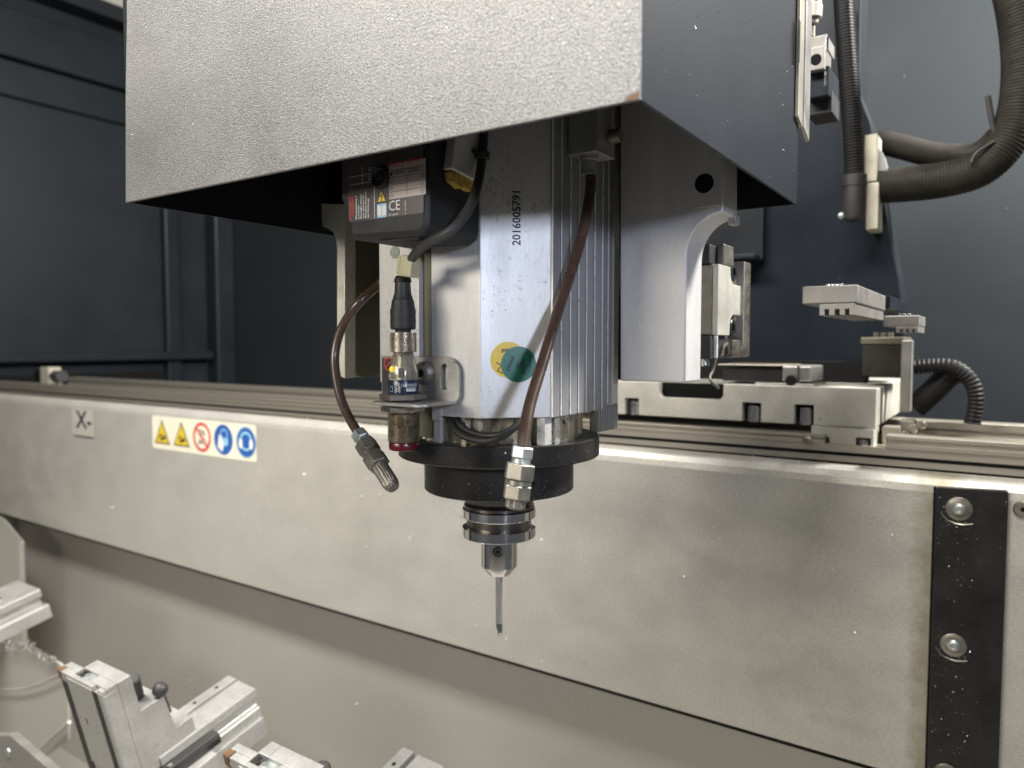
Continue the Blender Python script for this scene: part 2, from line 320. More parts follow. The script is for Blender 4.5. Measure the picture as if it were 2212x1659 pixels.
# black wear strip with washers and bolts
ws = thing('wear_strip', (-26, 924, -520), 'black vertical wear strip bolted on the beige cover at the right', 'strip')
MB().prism([(-57.5, -156), (6, -153), (8, -154.5), (8, -540), (-58, -540)], 'y', 917, 925.6).build('strip', 'ring', ws, bevel=1.2)
for i, (wx, wz) in enumerate(((-35.5, -177), (-36.5, -327), (-39, -474))):
    wsh = MB().lathe((wx, 917, wz), (0, -1, 0), [(0, 12.3), (0.6, 12.6), (1.6, 12.6), (2.0, 12.0), (2.0, 5)], 32).build('washer', 'nickel', ws, smooth=True)
    MB().lathe((wx, 915, wz), (0, -1, 0), [(0, 6.4), (1.5, 6.2), (3.2, 4.6), (3.6, 3.2), (2.2, 2.6), (2.2, 0.1)], 24).build('button_screw', 'zinc', wsh, smooth=True)
    MB().tube([(wx-17, 916.6, wz-6), (wx-10, 916.4, wz-14), (wx+2, 916.4, wz-17), (wx+13, 916.6, wz-15)], 0.7, 5).build('grease_ridge', 'nickel', ws)

# safety sticker and X marker on the cover
SY = 925.6
st = thing('safety_sticker', (-1426, SY, -236), 'cream sticker with yellow, red and blue safety pictograms on the beige cover', 'sticker')
def sp(px, py, d=0.0): q = at(px, py, 'y', SY-d); return q
c0 = [(-1617, -165), (-1240, -160), (-1240, -237), (-1617, -237)]
def rrect(x0, x1, z0, z1, r, y, n=5):
    P = []
    for cx_, cz_, a0 in ((x1-r, z1-r, 0), (x0+r, z1-r, 90), (x0+r, z0+r, 180), (x1-r, z0+r, 270)):
        for k in range(n+1):
            a = rad(a0+90*k/n); P.append(Vector((cx_+r*math.cos(a), y, cz_+r*math.sin(a))))
    return P
flat('sticker_sheet', rrect(-1614, -1239, -237, -162, 7, SY-0.1), 'cream_vinyl', st)
iw = 70
for k in range(5):
    cx_ = -1574+k*75.5; cz_ = -199
    if k < 2:
        t = flat('warning_triangle', [Vector((cx_-31, SY-0.4, cz_-26)), Vector((cx_+31, SY-0.4, cz_-26)), Vector((cx_, SY-0.4, cz_+29))], 'ink', st)
        flat('triangle_field', [Vector((cx_-26, SY-0.7, cz_-23)), Vector((cx_+26, SY-0.7, cz_-23)), Vector((cx_, SY-0.7, cz_+23))], 'yellow', t)
        ringpatch((cx_-3, SY-1.0, cz_-11), X, Z, 4, 7.5, 14).build('pictogram', 'ink', t)
        MB().obox((cx_+7, SY-1.0, cz_-12), (.9, 0, .3), Y, (-.3, 0, .9), 8, 0.05, 3.5).build('pictogram', 'ink', t)
    elif k == 2:
        t = ringpatch((cx_, SY-0.4, cz_), X, Z, 25, 32, 32).build('prohibition_ring', 'redink', st)
        line(plane_map((cx_, SY-0.9, cz_), X, Z), [(-20, 20), (20, -20)], 6).build('slash', 'redink', t)
        bl = MB()
        for a, b2 in (((-8, 16), (4, 10)), ((4, 10), (-4, 0)), ((-4, 0), (10, -4)), ((-10, -6), (4, -14)), ((-12, -16), (-2, -8)), ((6, 14), (12, 4))):
            l_ = line(plane_map((cx_, SY-0.7, cz_), X, Z), [a, b2], 3); bl.add(l_.v, l_.f)
        bl.build('pictogram', 'ink', t)
    else:
        t = flat('mandatory_disc', disc((cx_, SY-0.4, cz_), X, Z, 32), 'blueink', st)
        if k == 3:
            flat('pictogram', [Vector((cx_+a, SY-0.7, cz_+b2)) for a, b2 in ((-20, -16), (-4, -26), (4, -8), (-4, 8), (-14, 10))], 'white', t)
            flat('pictogram', [Vector((cx_+a, SY-0.7, cz_+b2)) for a, b2 in ((2, 6), (16, 2), (16, -10), (6, -14))], 'lightblue', t)
            ringpatch((cx_+3, SY-0.9, cz_+10), X, Z, 10, 13, 18).build('pictogram', 'lightblue', t)
        else:
            ringpatch((cx_, SY-0.7, cz_+2), X, Z, 15, 20, 28).build('pictogram', 'lightblue', t)
            for sx in (-17, 17): flat('pictogram', disc((cx_+sx, SY-0.9, cz_-3), X, Z, 6, 20, 11), 'white', t)
            ringpatch((cx_, SY-0.5, cz_), X, Z, 29.5, 31, 28).build('pictogram', 'lightblue', t)
xm = thing('axis_marker', (-1930, SY, -232), 'small pale square marker with the letter X on the far left of the cover', 'marker')
flat('marker_plate', rrect(-1985, -1875, -232, -165, 3, SY-0.4), 'pale_plate', xm)
MB().box(-1975, -1880, SY-0.9, SY-0.3, -235, -232).build('marker_edge', 'gap', xm)
text('X-', 62, plane_map((-1962, SY-0.9, -212), X*1.2, Z), 'ink', xm, bold=1.0)

# ================================================================== SADDLE, RAILS
for k_ in ('dark_paint', 'black_paint', 'column', 'sidewall', 'backwall', 'olive_hose', 'corr'): M[k_].node_tree.nodes['Principled BSDF'].inputs['Specular IOR Level'].default_value = 0.16
M['gap'].node_tree.nodes['Principled BSDF'].inputs['Specular IOR Level'].default_value = 0.05
def rail_profile(y, z, h, wd): 
    return [(y, z), (y, z-h*.30), (y+wd*.12, z-h*.38), (y+wd*.12, z-h*.55), (y, z-h*.62), (y, z-h), (y+wd, z-h), (y+wd, z)]
fr = thing('linear_rail', (-900, 955, -140), 'front ground steel rail running along the top of the beige cover', 'rail', 'x axis rails')
MB().prism(rail_profile(948, -110, 11, 26), 'x', -2490, -178).build('rail_bar', 'rail', fr, bevel=0.6)
MB().box(-2490, 320, 950, 982, -142, -121).build('rail_foot', 'rail', fr, bevel=0.6)
MB().box(-2490, 320, 949, 951.5, -134, -130).build('oil_groove', 'gap', fr)
r2 = thing('linear_rail', (80, 955, -128), 'front rail stub emerging right of the saddle block', 'rail', 'x axis rails')
MB().prism(rail_profile(947, -106, 15, 26), 'x', -112, 320).build('rail_bar', 'rail', r2, bevel=0.6)
r3 = thing('linear_rail', (-900, 1160, -150), 'rear ground steel rail parallel behind the front one', 'rail', 'x axis rails')
zt = at(2100, 914, 'y', 1150).z
MB().prism(rail_profile(1150, zt, 34, 34), 'x', -2490, 330).build('rail_bar', 'rail', r3, bevel=0.6)
MB().box(-2490, 330, 1148, 1200, -200, zt-35).build('rail_foot', 'gap', r3)
struct('bed_casting', MB().box(-2490, 330, 953, 1300, -430, -201), 'dark_paint')
for k, px in enumerate((1350, 1500, 1890)):
    pass
sd = thing('saddle_block', (-300, 1000, -120), 'milled aluminium saddle block riding on the rails right of the spindle', 'block')
def sxz(px, py, y=960): q = at(px, py, 'y', y); return (q.x, q.z)
top = sxz(1892, 840)[1]; bot = sxz(1890, 926)[1]
def sx(px): return sxz(px, 880)[0]
xl, xr = -640, sx(1892)
# outline with a round-cornered pocket from above and bolt notches from below
n1, n2 = sx(1423), sx(1562); nd = sxz(1500, 861.5)[1]
P = [(xl, bot)]
for (pa, pb, pt) in ((1350.5, 1379.5, 860), (1603.5, 1644, 869.6), (1716, 1758, 874)):
    a, c_ = sx(pa), sx(pb); zt_ = sxz((pa+pb)/2, pt)[1]
    P += [(a, bot), (a, zt_), (c_, zt_), (c_, bot)]
P += [(xr, bot), (xr, top), (n2, top)]
rr = 8
for k in range(6):
    a = rad(0-90*k/5); P.append((n2-rr+rr*math.cos(a), nd+rr+rr*math.sin(a)))
for k in range(6):
    a = rad(-90-90*k/5); P.append((n1+rr+rr*math.cos(a), nd+rr+rr*math.sin(a)))
P += [(n1, top), (xl, top)]
MB().prism(P, 'y', 960, 974).build('front_face', 'saddle', sd, bevel=0.5)
MB().box(xl+1, xr-.4, 974.2, 1290, bot+.4, top-.4).build('block_body', 'saddle', sd, bevel=1)
MB().box(n1-1, n2+1, 972, 973.9, nd-1, top-.5).build('pocket_back', 'gap', sd)
for (pa, pb, pt) in ((1350.5, 1379.5, 860), (1603.5, 1644, 869.6), (1716, 1758, 874)):
    a, c_ = sx(pa), sx(pb); zt_ = sxz((pa+pb)/2, pt)[1]; xm_ = (a+c_)/2+1
    MB().box(a-.5, c_+.5, 972, 973.8, bot+1, zt_).build('notch_back', 'gap', sd)
    MB().cyl((xm_, 968, bot-1), (xm_, 968, zt_-4), (c_-a)*.33, 20, ch=1).build('cap_screw', 'steel', sd, smooth=True)
# lower carriage under the block's right end
lx0, lx1 = sx(1755), xr-1; lz = sxz(1890, 976)[1]
P = [(lx0, bot-.6), (lx0, lz)]
for (pa, pb, pt) in ((1763, 1794, 942), (1852, 1884, 944)):
    a, c_ = sx(pa), sx(pb); P += [(a, lz), (a, sxz(pa, pt)[1]), (c_, sxz(pa, pt)[1]), (c_, lz)]
P += [(lx1, lz), (lx1, bot-.6)]
MB().prism(P, 'y', 956, 1000).build('lower_carriage', 'saddle', sd, bevel=0.6)
for pa in (1779, 1868):
    a = sx(pa); MB().cyl((a, 962, lz-2), (a, 962, bot-14), 6, 18, ch=1).build('cap_screw', 'steel', sd, smooth=True)
for (px, py) in ((1953, 953), (1958, 938), (1975, 925), (1992, 917), (1745, 950)):
    q = at(px, py, 'y', 985 if px > 1800 else 945)
    MB().cyl(q, q+Vector((0, -9, 0)), 5, 12, ch=1.2).build('wiper_screw', 'nickel', sd, smooth=True)
for (px, py, yy) in ((1925, 940, 990), (1960, 925, 1060)):
    q = at(px, py, 'y', yy); MB().box(q.x-10, q.x+8, yy, yy+26, q.z-26, q.z+10).build('wiper_housing', 'rail', sd, bevel=1.5)
# motor block and bright post standing on the saddle
mbk = thing('drive_block', (-80, 1100, -60), 'dull grey drive block standing on the right end of the saddle', 'block')
a_ = at(1863, 728, 'y', 1030); c_ = at(1947, 816, 'y', 1030)
MB().box(a_.x, c_.x, 1030, 1120, at(1863, 744, 'y', 1030).z-.5-40, at(1863, 744, 'y', 1030).z-.5).build('body', 'olive_hose', mbk, bevel=2)
MB().box(a_.x-2, c_.x+2, 1028, 1122, at(1863, 744, 'y', 1030).z, a_.z).build('cap', 'slot', mbk, bevel=2)
a_ = at(1947, 734, 'y', 1010); c_ = at(1966, 892, 'y', 1010)
MB().box(a_.x, c_.x, 1010, 1030, c_.z, a_.z).build('bright_post', 'alu_dull', mbk, bevel=2)
for px in (1893, 1908, 1924):
    q = at(px, 723, 'y', 1040); MB().cyl(q-Z*4, q+Z*3, 3.5, 10).build('screw_head', 'nickel', mbk, smooth=True)

# guide truck and rail stub between the saddle and the column
gt = thing('guide_truck', (-330, 1010, -50), 'low steel guide truck with a screw lying on the saddle under the column', 'truck')
def bx(name, pa, pb, y0, y1, m, par, bev=1.0):     # front face seen between two measured corners on y = y0
    a = at(*pa, 'y', y0); b2 = at(*pb, 'y', y0); return MB().box(a.x, b2.x, y0, y1, b2.z, a.z).build(name, m, par, bevel=bev)
bx('rail_bar', (1560, 793), (1700, 826), 985, 1060, 'ring', gt)
bx('rail_top', (1550, 786), (1700, 791), 980, 1060, 'rail', gt)
bx('truck_foot', (1630, 826), (1758, 842), 972, 1050, 'alu_plain', gt)
bx('truck_body', (1690, 790), (1752, 825), 976, 1050, 'alu_plain', gt, 2)
bx('truck_end', (1722, 788), (1727, 838), 973, 976, 'steel', gt)
q = at(1709, 822, 'y', 975); MB().lathe(q, (0, -1, 0), [(0, 7), (3, 7), (3, 3.5), (1, 3.2), (1, .1)], 16).build('cap_screw', 'ring', gt, smooth=True)
rn = thing('round_cable', (-250, 860, -60), 'thin bright curled cable hanging beside the lower right edge of the mounting plate', 'cable')
MB().tube([at(1546, 775, 'y', 760), at(1540, 800, 'y', 760), at(1533, 815, 'y', 755), at(1540, 828, 'y', 750), at(1553, 838, 'y', 745)], 1.5, 8).build('cable', 'alu_dull', rn, smooth=True)

# ================================================================== COLUMN
col = thing('machine_column', (-250, 1165, -60), 'dark blue cast column behind the spindle with a long curving right edge', 'column')
CYY = 1130
def cp(px, py): q = at(px, py, 'y', CYY); return (q.x, q.z)
sil = [(1862, -160), (1858, 60), (1856, 200), (1880, 262), (1905, 390), (1925, 520), (1942, 600), (1952, 690), (1955, 783)]
poly = [cp(1400, 783)]+[cp(1400, -160)]+[cp(*p) for p in sil]
MB().prism(poly, 'y', CYY, 1200).build('casting', 'column', col, bevel=2.5)
b0_ = at(1480, 838, 'y', 1100); b1_ = at(1872, 781, 'y', 1100)
MB().box(b0_.x, b1_.x, 1100, CYY-.5, b0_.z+2, b1_.z).build('dark_gap_fill', 'gap', col, bevel=2)  # added black box stands for the shade in the gap under the column
a_ = at(1500, 380, 'y', CYY); b2 = at(1646, 562, 'y', CYY)
fx = b2.x
MB().box(-520, fx, CYY-40, CYY-.3, b2.z, b2.z+6).build('pocket_rim', 'dark_paint', col, bevel=1)
MB().box(fx, fx+4.5, CYY-14, CYY-.3, b2.z, 240).build('pocket_edge', 'dark_paint', col, bevel=1)
MB().box(-520, fx, CYY-3.2, CYY-.4, b2.z+6, 240).build('pocket_panel', 'black_paint', col)
# added light ridge paints the highlight of the column's rounded edge beside the hose
pr_ = [at(px, py, 'y', CYY-8) for px, py in ((1792, -100), (1803, 60), (1812, 240), (1824, 400))]
b_ = MB()
for i in range(3):
    p, q2 = pr_[i], pr_[i+1]
    b_.add([(p.x, CYY-8, p.z), (p.x+7, CYY-8, p.z), (q2.x+7, CYY-8, q2.z), (q2.x, CYY-8, q2.z), (p.x, CYY-1, p.z), (p.x+7, CYY-1, p.z), (q2.x+7, CYY-1, q2.z), (q2.x, CYY-1, q2.z)],
           [(0, 1, 2, 3), (0, 3, 7, 4), (1, 5, 6, 2), (4, 7, 6, 5)])
b_.build('edge_highlight_ridge', 'backwall', col)
# vertical guide: carriage block and rail on plane x=-225
vg = thing('vertical_guide_block', (-209, 680, -60), 'bright guide carriage with two cap screws beside the mounting plate', 'block')
XG = -209
def yz(px, py, x=XG): q = at(px, py, 'x', x); return (q.y, q.z)
ya, yb, yc = yz(1551, 650)[0], yz(1599.5, 650)[0], yz(1602, 650)[0]
zt_, zb_ = yz(1553, 570)[1], yz(1553, 724)[1]
def scallop(cy_, cz_, r, a0, a1, n=10): return [(cy_+r*math.cos(rad(a0+(a1-a0)*k/n)), cz_+r*math.sin(rad(a0+(a1-a0)*k/n))) for k in range(n+1)]
yc, zc1 = yz(1587, 587); zc2 = yz(1585, 708)[1]; r_ = 12
P = [(ya, zb_), (ya, zt_), (yc-r_, zt_)]+scallop(yc, zc1, r_, 180, 270)+[(yb, zc1-r_), (yb, zc2+r_)]+scallop(yc, zc2, r_, 90, 180)+[(yc-r_, zb_)]
MB().prism(P, 'x', XG-5, XG).build('carriage_face', 'saddle', vg, bevel=0.5)
MB().box(-270, XG-5.2, ya, yb+14, zb_, zt_).build('carriage_body', 'nickel', vg, bevel=1)
for zz in (zc1, zc2):
    yy = yc+3
    sc = MB().lathe((XG-5, yy, zz), (1, 0, 0), [(0, 8.4), (3, 8.4), (3.8, 7.6), (3.8, 4.2), (1.2, 4.0), (1.2, .1)], 24).build('cap_screw', 'ring', vg, smooth=True)
MB().box(-265, XG-6, ya-6, ya+20, zt_+.3, zt_+17).build('end_seal', 'rubber', vg, bevel=1)
MB().box(XG-6, XG+1, ya+12, ya+40, zt_+.5, zt_+19).build('end_clip', 'nickel', vg, bevel=1.5)
MB().box(-265, XG-4, ya-6, ya+46, zb_-21, zb_-.4).build('lower_seal', 'rubber', vg, bevel=1)
MB().box(XG-3.8, XG-1, ya+2, ya+4.5, zb_-20, zb_-.4).build('seal_edge', 'fin_edge', vg)
MB().tube([(XG-2, ya+18, zb_-18), (XG-2, ya+24, zb_-10), (XG-2, ya+34, zb_-8), (XG-2, ya+38, zb_-17)], 1.6, 8).build('grease_nipple', 'nickel', vg, smooth=True)
yr0, yr1 = yz(1604, 650)[0], yz(1621, 650)[0]
MB().box(-270, XG+1, yr0, yr0+4, yz(1604, 745)[1], yz(1604, 566)[1]).build('rail_edge', 'alu_plain', vg, bevel=.5)
MB().box(-270, XG, yr0+4.3, yr1, yz(1604, 770)[1], yz(1604, 563)[1]).build('vertical_rail', 'brown' if 0 else 'thread', vg, bevel=.8)
MB().box(-270, XG-1, ya+48, yr1-2, yz(1600, 772)[1], zb_-4).build('rail_base', 'thread', vg, bevel=.8)
# small bright cylinder below the seal
q = at(1521, 760, 'y', 640)
MB().cyl((q.x, 640, at(1521, 738, 'y', 640).z), (q.x, 640, at(1521, 791, 'y', 640).z), 5, 16).build('lubrication_pin', 'steel', vg, smooth=True)

# ================================================================== MOUNTING PLATE
mp_ = thing('mounting_plate', (-275, 586, -32), 'machined steel mounting plate behind the spindle with a concave notch on its right edge', 'plate')
def pp(px, py, y=568): q = at(px, py, 'y', y); return (q.x, q.z)
P = [pp(1339, 822), pp(1339, 100), pp(1562, 100), pp(1562, 459)]
c1 = pp(1562, 459); c2 = pp(1483, 555)
for k in range(1, 13):
    a = rad(90*k/12); P.append((c1[0]-(c1[0]-c2[0])*math.sin(a), c1[1]-(c1[1]-c2[1])*(1-math.cos(a))))
P += [(c2[0], pp(1482, 827)[1])]
P[0] = (P[0][0], P[-1][1])
MB().prism(P, 'y', 568, 605).build('plate', 'plate', mp_, bevel=1.6, smooth=True)
MB().box(pp(1501, 300)[0], pp(1560, 300)[0], 566.8, 567.8, pp(1530, 447)[1], pp(1530, 100)[1]).build('milled_land', 'plate', mp_, bevel=.3)
q = at(1521, 396, 'y', 566.6)
MB().cyl(q, q+Y*.5, 7.6, 28).build('bolt_hole', 'gap', mp_)
MB().cyl((pp(1330, 500, 590)[0], 590, pp(1330, 735, 590)[1]), (pp(1330, 500, 590)[0], 590, 200), 3.2, 16).build('edge_rod', 'steel', mp_, smooth=True)
MB().box(-400, pp(1338, 500, 600)[0], 600, 606, pp(1330, 820, 600)[1], 200).build('rear_strip', 'gap', mp_)
MB().box(at(1572, 470, 'y', 594).x, at(1590, 470, 'y', 594).x, 594, 605, at(1590, 484, 'y', 594).z, at(1590, 463, 'y', 594).z).build('notch_lug', 'alu_plain', mp_, bevel=.8)
# left bracket leg
lb = thing('left_bracket', (-561, 560, -30), 'pale steel bracket leg with a flange on top, left of the spindle', 'bracket')
def lp(px, py): q = at(px, py, 'y', 521); return (q.x, q.z)
P = [lp(744.5, 817), lp(744.5, 440), lp(660, 440), lp(660, 479), lp(688, 487), lp(706, 492), lp(718, 500), lp(725, 514), lp(728, 535), lp(728, 805), lp(732, 812)]
MB().prism(P, 'y', 521, 536).build('leg_flange', 'saddle', lb, bevel=.6)
P2 = [lp(744.3, 817), lp(744.3, 300), lp(728.5, 300), lp(728.5, 817)]
MB().prism([(536.2, P2[0][1]+6), (539, P2[0][1]+1.5), (545, P2[0][1]), (604, P2[0][1]), (604, 200), (536.2, 200)], 'x', lp(729, 700)[0], lp(744, 700)[0]).build('leg_web', 'slot', lb, bevel=.6)
MB().box(lp(660, 400)[0], -330, 606, 622, 40, 100).build('cross_beam', 'black_paint', lb)

# ================================================================== HOOD
hd = thing('spindle_hood', (-365, 474, 113), 'large silver grained sheet metal hood hanging over the spindle', 'hood')
hx0, hx1, hy0, hy1, hz0, hz1 = -587, -143.5, 321.5, 627, 113, 420
MB().prism([(hx0+2, hz0), (hx1, hz0), (hx1, hz1), (hx0-4, hz1), (hx0-6, hz0+120), (hx0-3, hz0+60), (hx0, hz0+20)][::-1] if 0 else [(hx0, hz0), (hx1, hz0), (hx1, hz1), (hx0+16, hz1), (hx0+9, hz0+140), (hx0+4, hz0+80)], 'y', hy0-2, hy0).build('front_panel', 'hood', hd, bevel=.5)
MB().box(hx1-2, hx1, hy0+.2, hy1, hz0, hz1).build('right_side_panel', 'dark_paint', hd, bevel=.4)
MB().box(hx0, hx0+2, hy0+.2, hy1, hz0, hz1).build('left_side_panel', 'black_paint', hd, bevel=.4)
MB().box(hx0+2.2, hx1-2.2, hy1-2, hy1, hz0, hz1).build('back_panel', 'black_paint', hd, bevel=.4)
MB().box(hx0+2.2, hx1-2.2, hy0+.2, hy1-2.2, hz1-2, hz1).build('top_panel', 'black_paint', hd)
MB().box(hx0+2.2, hx1-2.2, hy0+.3, hy0+1.2, hz0+.3, hz1-3).build('front_inner_liner', 'black_paint', hd)
q = Vector((hx1-5, hy0-2.3, hz0+2.0)); 
b_ = MB(); P = [(q.x-3, q.z-1.4), (q.x+4.6, q.z-2), (q.x+4.8, q.z+1.6), (q.x-1, q.z+.6)]
b_.prism(P, 'y', q.y-.2, q.y+.2).build('worn_corner', 'brown', hd)
# aluminium trim angle on the rear right edge
tr = thing('trim_angle', (-140, 627, 190), 'bright slim aluminium edge angle at the rear right edge of the hood', 'trim')
zt0 = at(1730, 283, 'x', hx1+3).z
a = at(1721, 200, 'x', hx1+1.5).y; c_ = at(1731, 200, 'x', hx1+1.5).y; d_ = at(1743, 200, 'x', hx1+1.5).y
MB().prism([(a, zt0+9), (c_, zt0+4), (c_, hz1), (a, hz1)], 'x', hx1+.3, hx1+3).build('inner_leg', 'rail', tr, bevel=.5)
MB().prism([(c_+.2, zt0+4), (d_, zt0-3), (d_, hz1), (c_+.2, hz1)], 'x', hx1+1.2, hx1+4.2).build('outer_leg', 'alu_plain', tr, bevel=.5)
q = at(1726, 72, 'x', hx1+3.2); MB().box(hx1+3.1, hx1+3.6, q.y-2.5, q.y+2.5, q.z-22, q.z+10).build('bare_patch', 'steel', tr)

# proximity gadget right of the trim
gd = thing('limit_switch', (-120, 800, 230), 'small metal limit switch block with a round hole behind the hood edge', 'switch')
YS = 800
bx('switch_block', (1744, 105), (1780, 148), YS, YS+35, 'alu_dull', gd, 1)
bx('switch_top', (1744, 82), (1786, 103), YS+5, YS+45, 'alu_dull', gd, 1)
bx('switch_base', (1744, 150), (1790, 205), YS+8, YS+60, 'dark_paint', gd, 1)
bx('dark_wedge', (1744, 206), (1797, 242), YS+20, YS+60, 'rubber', gd, 1)
q = at(1763, 138-1, 'y', YS-.5); q = at(1762, 128, 'y', YS-.6); MB().cyl(q, q+Y*.4, 5.4, 24).build('hole', 'gap', gd)
cxp = at(1755, 30, 'y', YS+10)
MB().lathe(Vector((cxp.x, YS+10, at(1755, 80, 'y', YS+10).z)), Z, [(0, 3), (12, 3), (13, 6), (20, 6.5), (20, 8), (34, 9), (36, 8), (50, 8.6), (52, 7), (90, 7)], 20).build('connector', 'nickel', gd, smooth=True)
MB().lathe(Vector((cxp.x, YS+10, at(1755, 40, 'y', YS+10).z)), Z, [(0, 9.3), (12, 9.6), (13, 8.6)], 20).build('connector_collar', 'white_pl', gd, smooth=True)
for (px, py) in ((1786, 95), (1784, 170)):
    q = at(px, py, 'y', YS-2); MB().cyl(q-Z*7, q+Z*7, 1.6, 8).build('side_screw', 'steel', gd)

# ================================================================== SPINDLE
AX, AY = -356.0, 510.0
sm = thing('spindle_motor', (AX, AY, -122), 'square aluminium spindle motor with a black round nose hanging under the hood', 'spindle motor')
HB = at(1028, 904, 'y', 433).z      # housing bottom about -55
XL, XR, YF, YB = -420.0, -280.0, 433.0, 586.0
CH = 39.0
SL, SR = -378.0, -365.4
P = [(SR, YF+.2), (XR-CH, YF), (XR, YF+CH), (XR, YB), (SR, YB)]
MB().prism([(SR, YF), (XR-CH, YF), (XR, YF+CH), (XR-1.2, YF+CH+.5), (XR-1.2, YB), (SR, YB)], 'z', HB, 300).build('housing', 'alu', sm, bevel=1.2)
MB().prism([(XL, YF), (SL, YF), (SL, YB), (XL, YB)], 'z', -20+HB*.2, 300).build('housing_left_block', 'alu', sm, bevel=.8)
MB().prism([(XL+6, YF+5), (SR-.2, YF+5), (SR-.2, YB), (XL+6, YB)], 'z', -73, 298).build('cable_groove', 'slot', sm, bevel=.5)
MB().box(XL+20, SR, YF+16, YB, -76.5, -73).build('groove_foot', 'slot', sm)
# cooling fins along the right side
ys = [YF+CH+1.0]
pxs = [1192, 1211, 1230.8, 1248.7, 1265.5, 1283, 1299.6, 1312, 1323]
ys = [at(p, 700, 'x', XR).y for p in pxs]
for i in range(8):
    y0, y1 = ys[i], ys[i+1]-1.1
    zb = HB+0.0 if i < 7 else HB+4
    MB().prism([(XR-1.1, y0), (XR+.35, y0+.25), (XR+.1, y1), (XR-1.1, y1)], 'z', zb, 299).build('cooling_fin', 'fin', sm)
    MB().box(XR+.3, XR+.85, y0-.6, y0+.5, zb+.5, 299).build('fin_edge', 'fin_edge', sm)
# stator core below the housing, fluted
nfl = 132; core = MB(); v = []
rs = random.Random(3)
rr_ = []
for i in range(nfl):
    a = 2*math.pi*i/nfl; base = 71+2.2*noise.noise(Vector((math.cos(a)*3, math.sin(a)*3, 0)))
    rr_.append(base-(2.0 if i % 3 == 0 else 0)-rs.random()*.8-(3.5 if (i//11) % 3 == 1 and i % 11 < 4 else 0))
core.prism([(AX+rr_[i]*math.cos(2*math.pi*i/nfl), AY+rr_[i]*math.sin(2*math.pi*i/nfl)) for i in range(nfl)], 'z', -77, HB+1).build('stator_core', 'oily', sm)
for (px, w_, yy) in ((944, 7, 436), (1168, 7.5, 468), (1036, 12, 0), (1245, 10, 0)):
    q = at(px, 930, 'y', yy) if yy else None
    if q is not None:
        MB().box(q.x-w_/2, q.x+w_/2, yy, yy+10, -76.5, HB-.3).build('core_lug', 'alu', sm, bevel=.6)
# right-rear rib block
MB().box(XR-8, XR-.6, 545, 584, -74, HB+3).build('rear_lug', 'oily', sm, bevel=.8)
b_ = MB()
for k in range(9): b_.box(XR-.5, XR+.6, 546+k*4.2, 548.4+k*4.2, -73.5, HB+2)
b_.build('rear_lug_rib', 'fin', sm)
# black end flange (one body turned)
rp = [(0, 40), (0, 84.2), (0.8, 85), (15.7, 85), (16.5, 84.2), (16.6, 74.5), (19.6, 74), (20.4, 66.5), (21.2, 63.5), (45, 63.5), (46, 62.5), (46, 40), (49, 34), (56, 31), (58, 29)]
MB().lathe((AX, AY, -76), (0, 0, -1), rp, 96).build('end_flange', 'ring', sm, smooth=True)
MB().lathe((AX, AY, -136.4), (0, 0, -1), [(0, 30), (2.2, 30)], 64).build('spindle_nose', 'steel_dark', sm, smooth=True)
# radial hole on the nose, on the camera side right
q0 = at(1183, 1058, 'y', AY-48); dv = Vector((q0.x-AX, q0.y-AY, 0)).normalized()
q = Vector((AX, AY, q0.z))+dv*63.2
MB().cyl(q, q+dv*.6, 2.6, 18).build('set_screw_hole', 'gap', sm)
# dark cable loop in the gap
cl = [at(970, 905, 'y', 440), at(985, 930, 'y', 436), at(1012, 946, 'y', 434), at(1052, 952, 'y', 434), at(1090, 940, 'y', 440), at(1120, 915, 'y', 452)]
MB().tube(cl, 2.8, 10).build('sensor_cable', 'rubber', sm, smooth=True)
MB().tube([p+Vector((4, 1, 4)) for p in cl], 2.2, 10).build('sensor_cable', 'rubber', sm, smooth=True)
# weld like lip on housing front left
MB().box(SR+.5, SR+10, YF-.6, YF, HB-4, HB+30).build('lip', 'alu', sm, bevel=.3)
MB().lathe(at(853, 545, 'y', YF-.2)+Vector((0, 0, 0)), (0, -1, 0), [(0, 5.0), (.4, 4.8), (.5, .1)], 24).build('faded_seal', 'greyst', sm)

# side connector block for the right tube
cb_y0 = at(1288, 325.6, 'x', -255).y; cb_y1 = at(1328, 346, 'x', -255).y; cb_z = at(1288, 325.6, 'x', -255).z
MB().box(XR+1, -255, cb_y0, cb_y1, cb_z, 230).build('side_port_block', 'fin', sm, bevel=.6)
q = at(1318, 296, 'x', -254)
MB().cyl(q, q+X*9, 5.2, 20, ch=.8).build('knurled_screw', 'nickel', sm, smooth=True)

# serial print on the chamfer
dchx = Vector((1, 1, 0)).normalized(); nch = Vector((1, -1, 0)).normalized()
def chp(px, py, off=0.3):        # point on the chamfer face (x - y = XR-YF-CH)
    r = ray(px, py); k = (XR-YF-CH)/(r.x-r.y); return r*k+nch*off
s0 = chp(1124, 531, .35)
text('2016005791', 8.8, plane_map(s0, Z*.95, -dchx), 'ink', sm, name='serial_lettering', bold=.16, squeeze=.98)

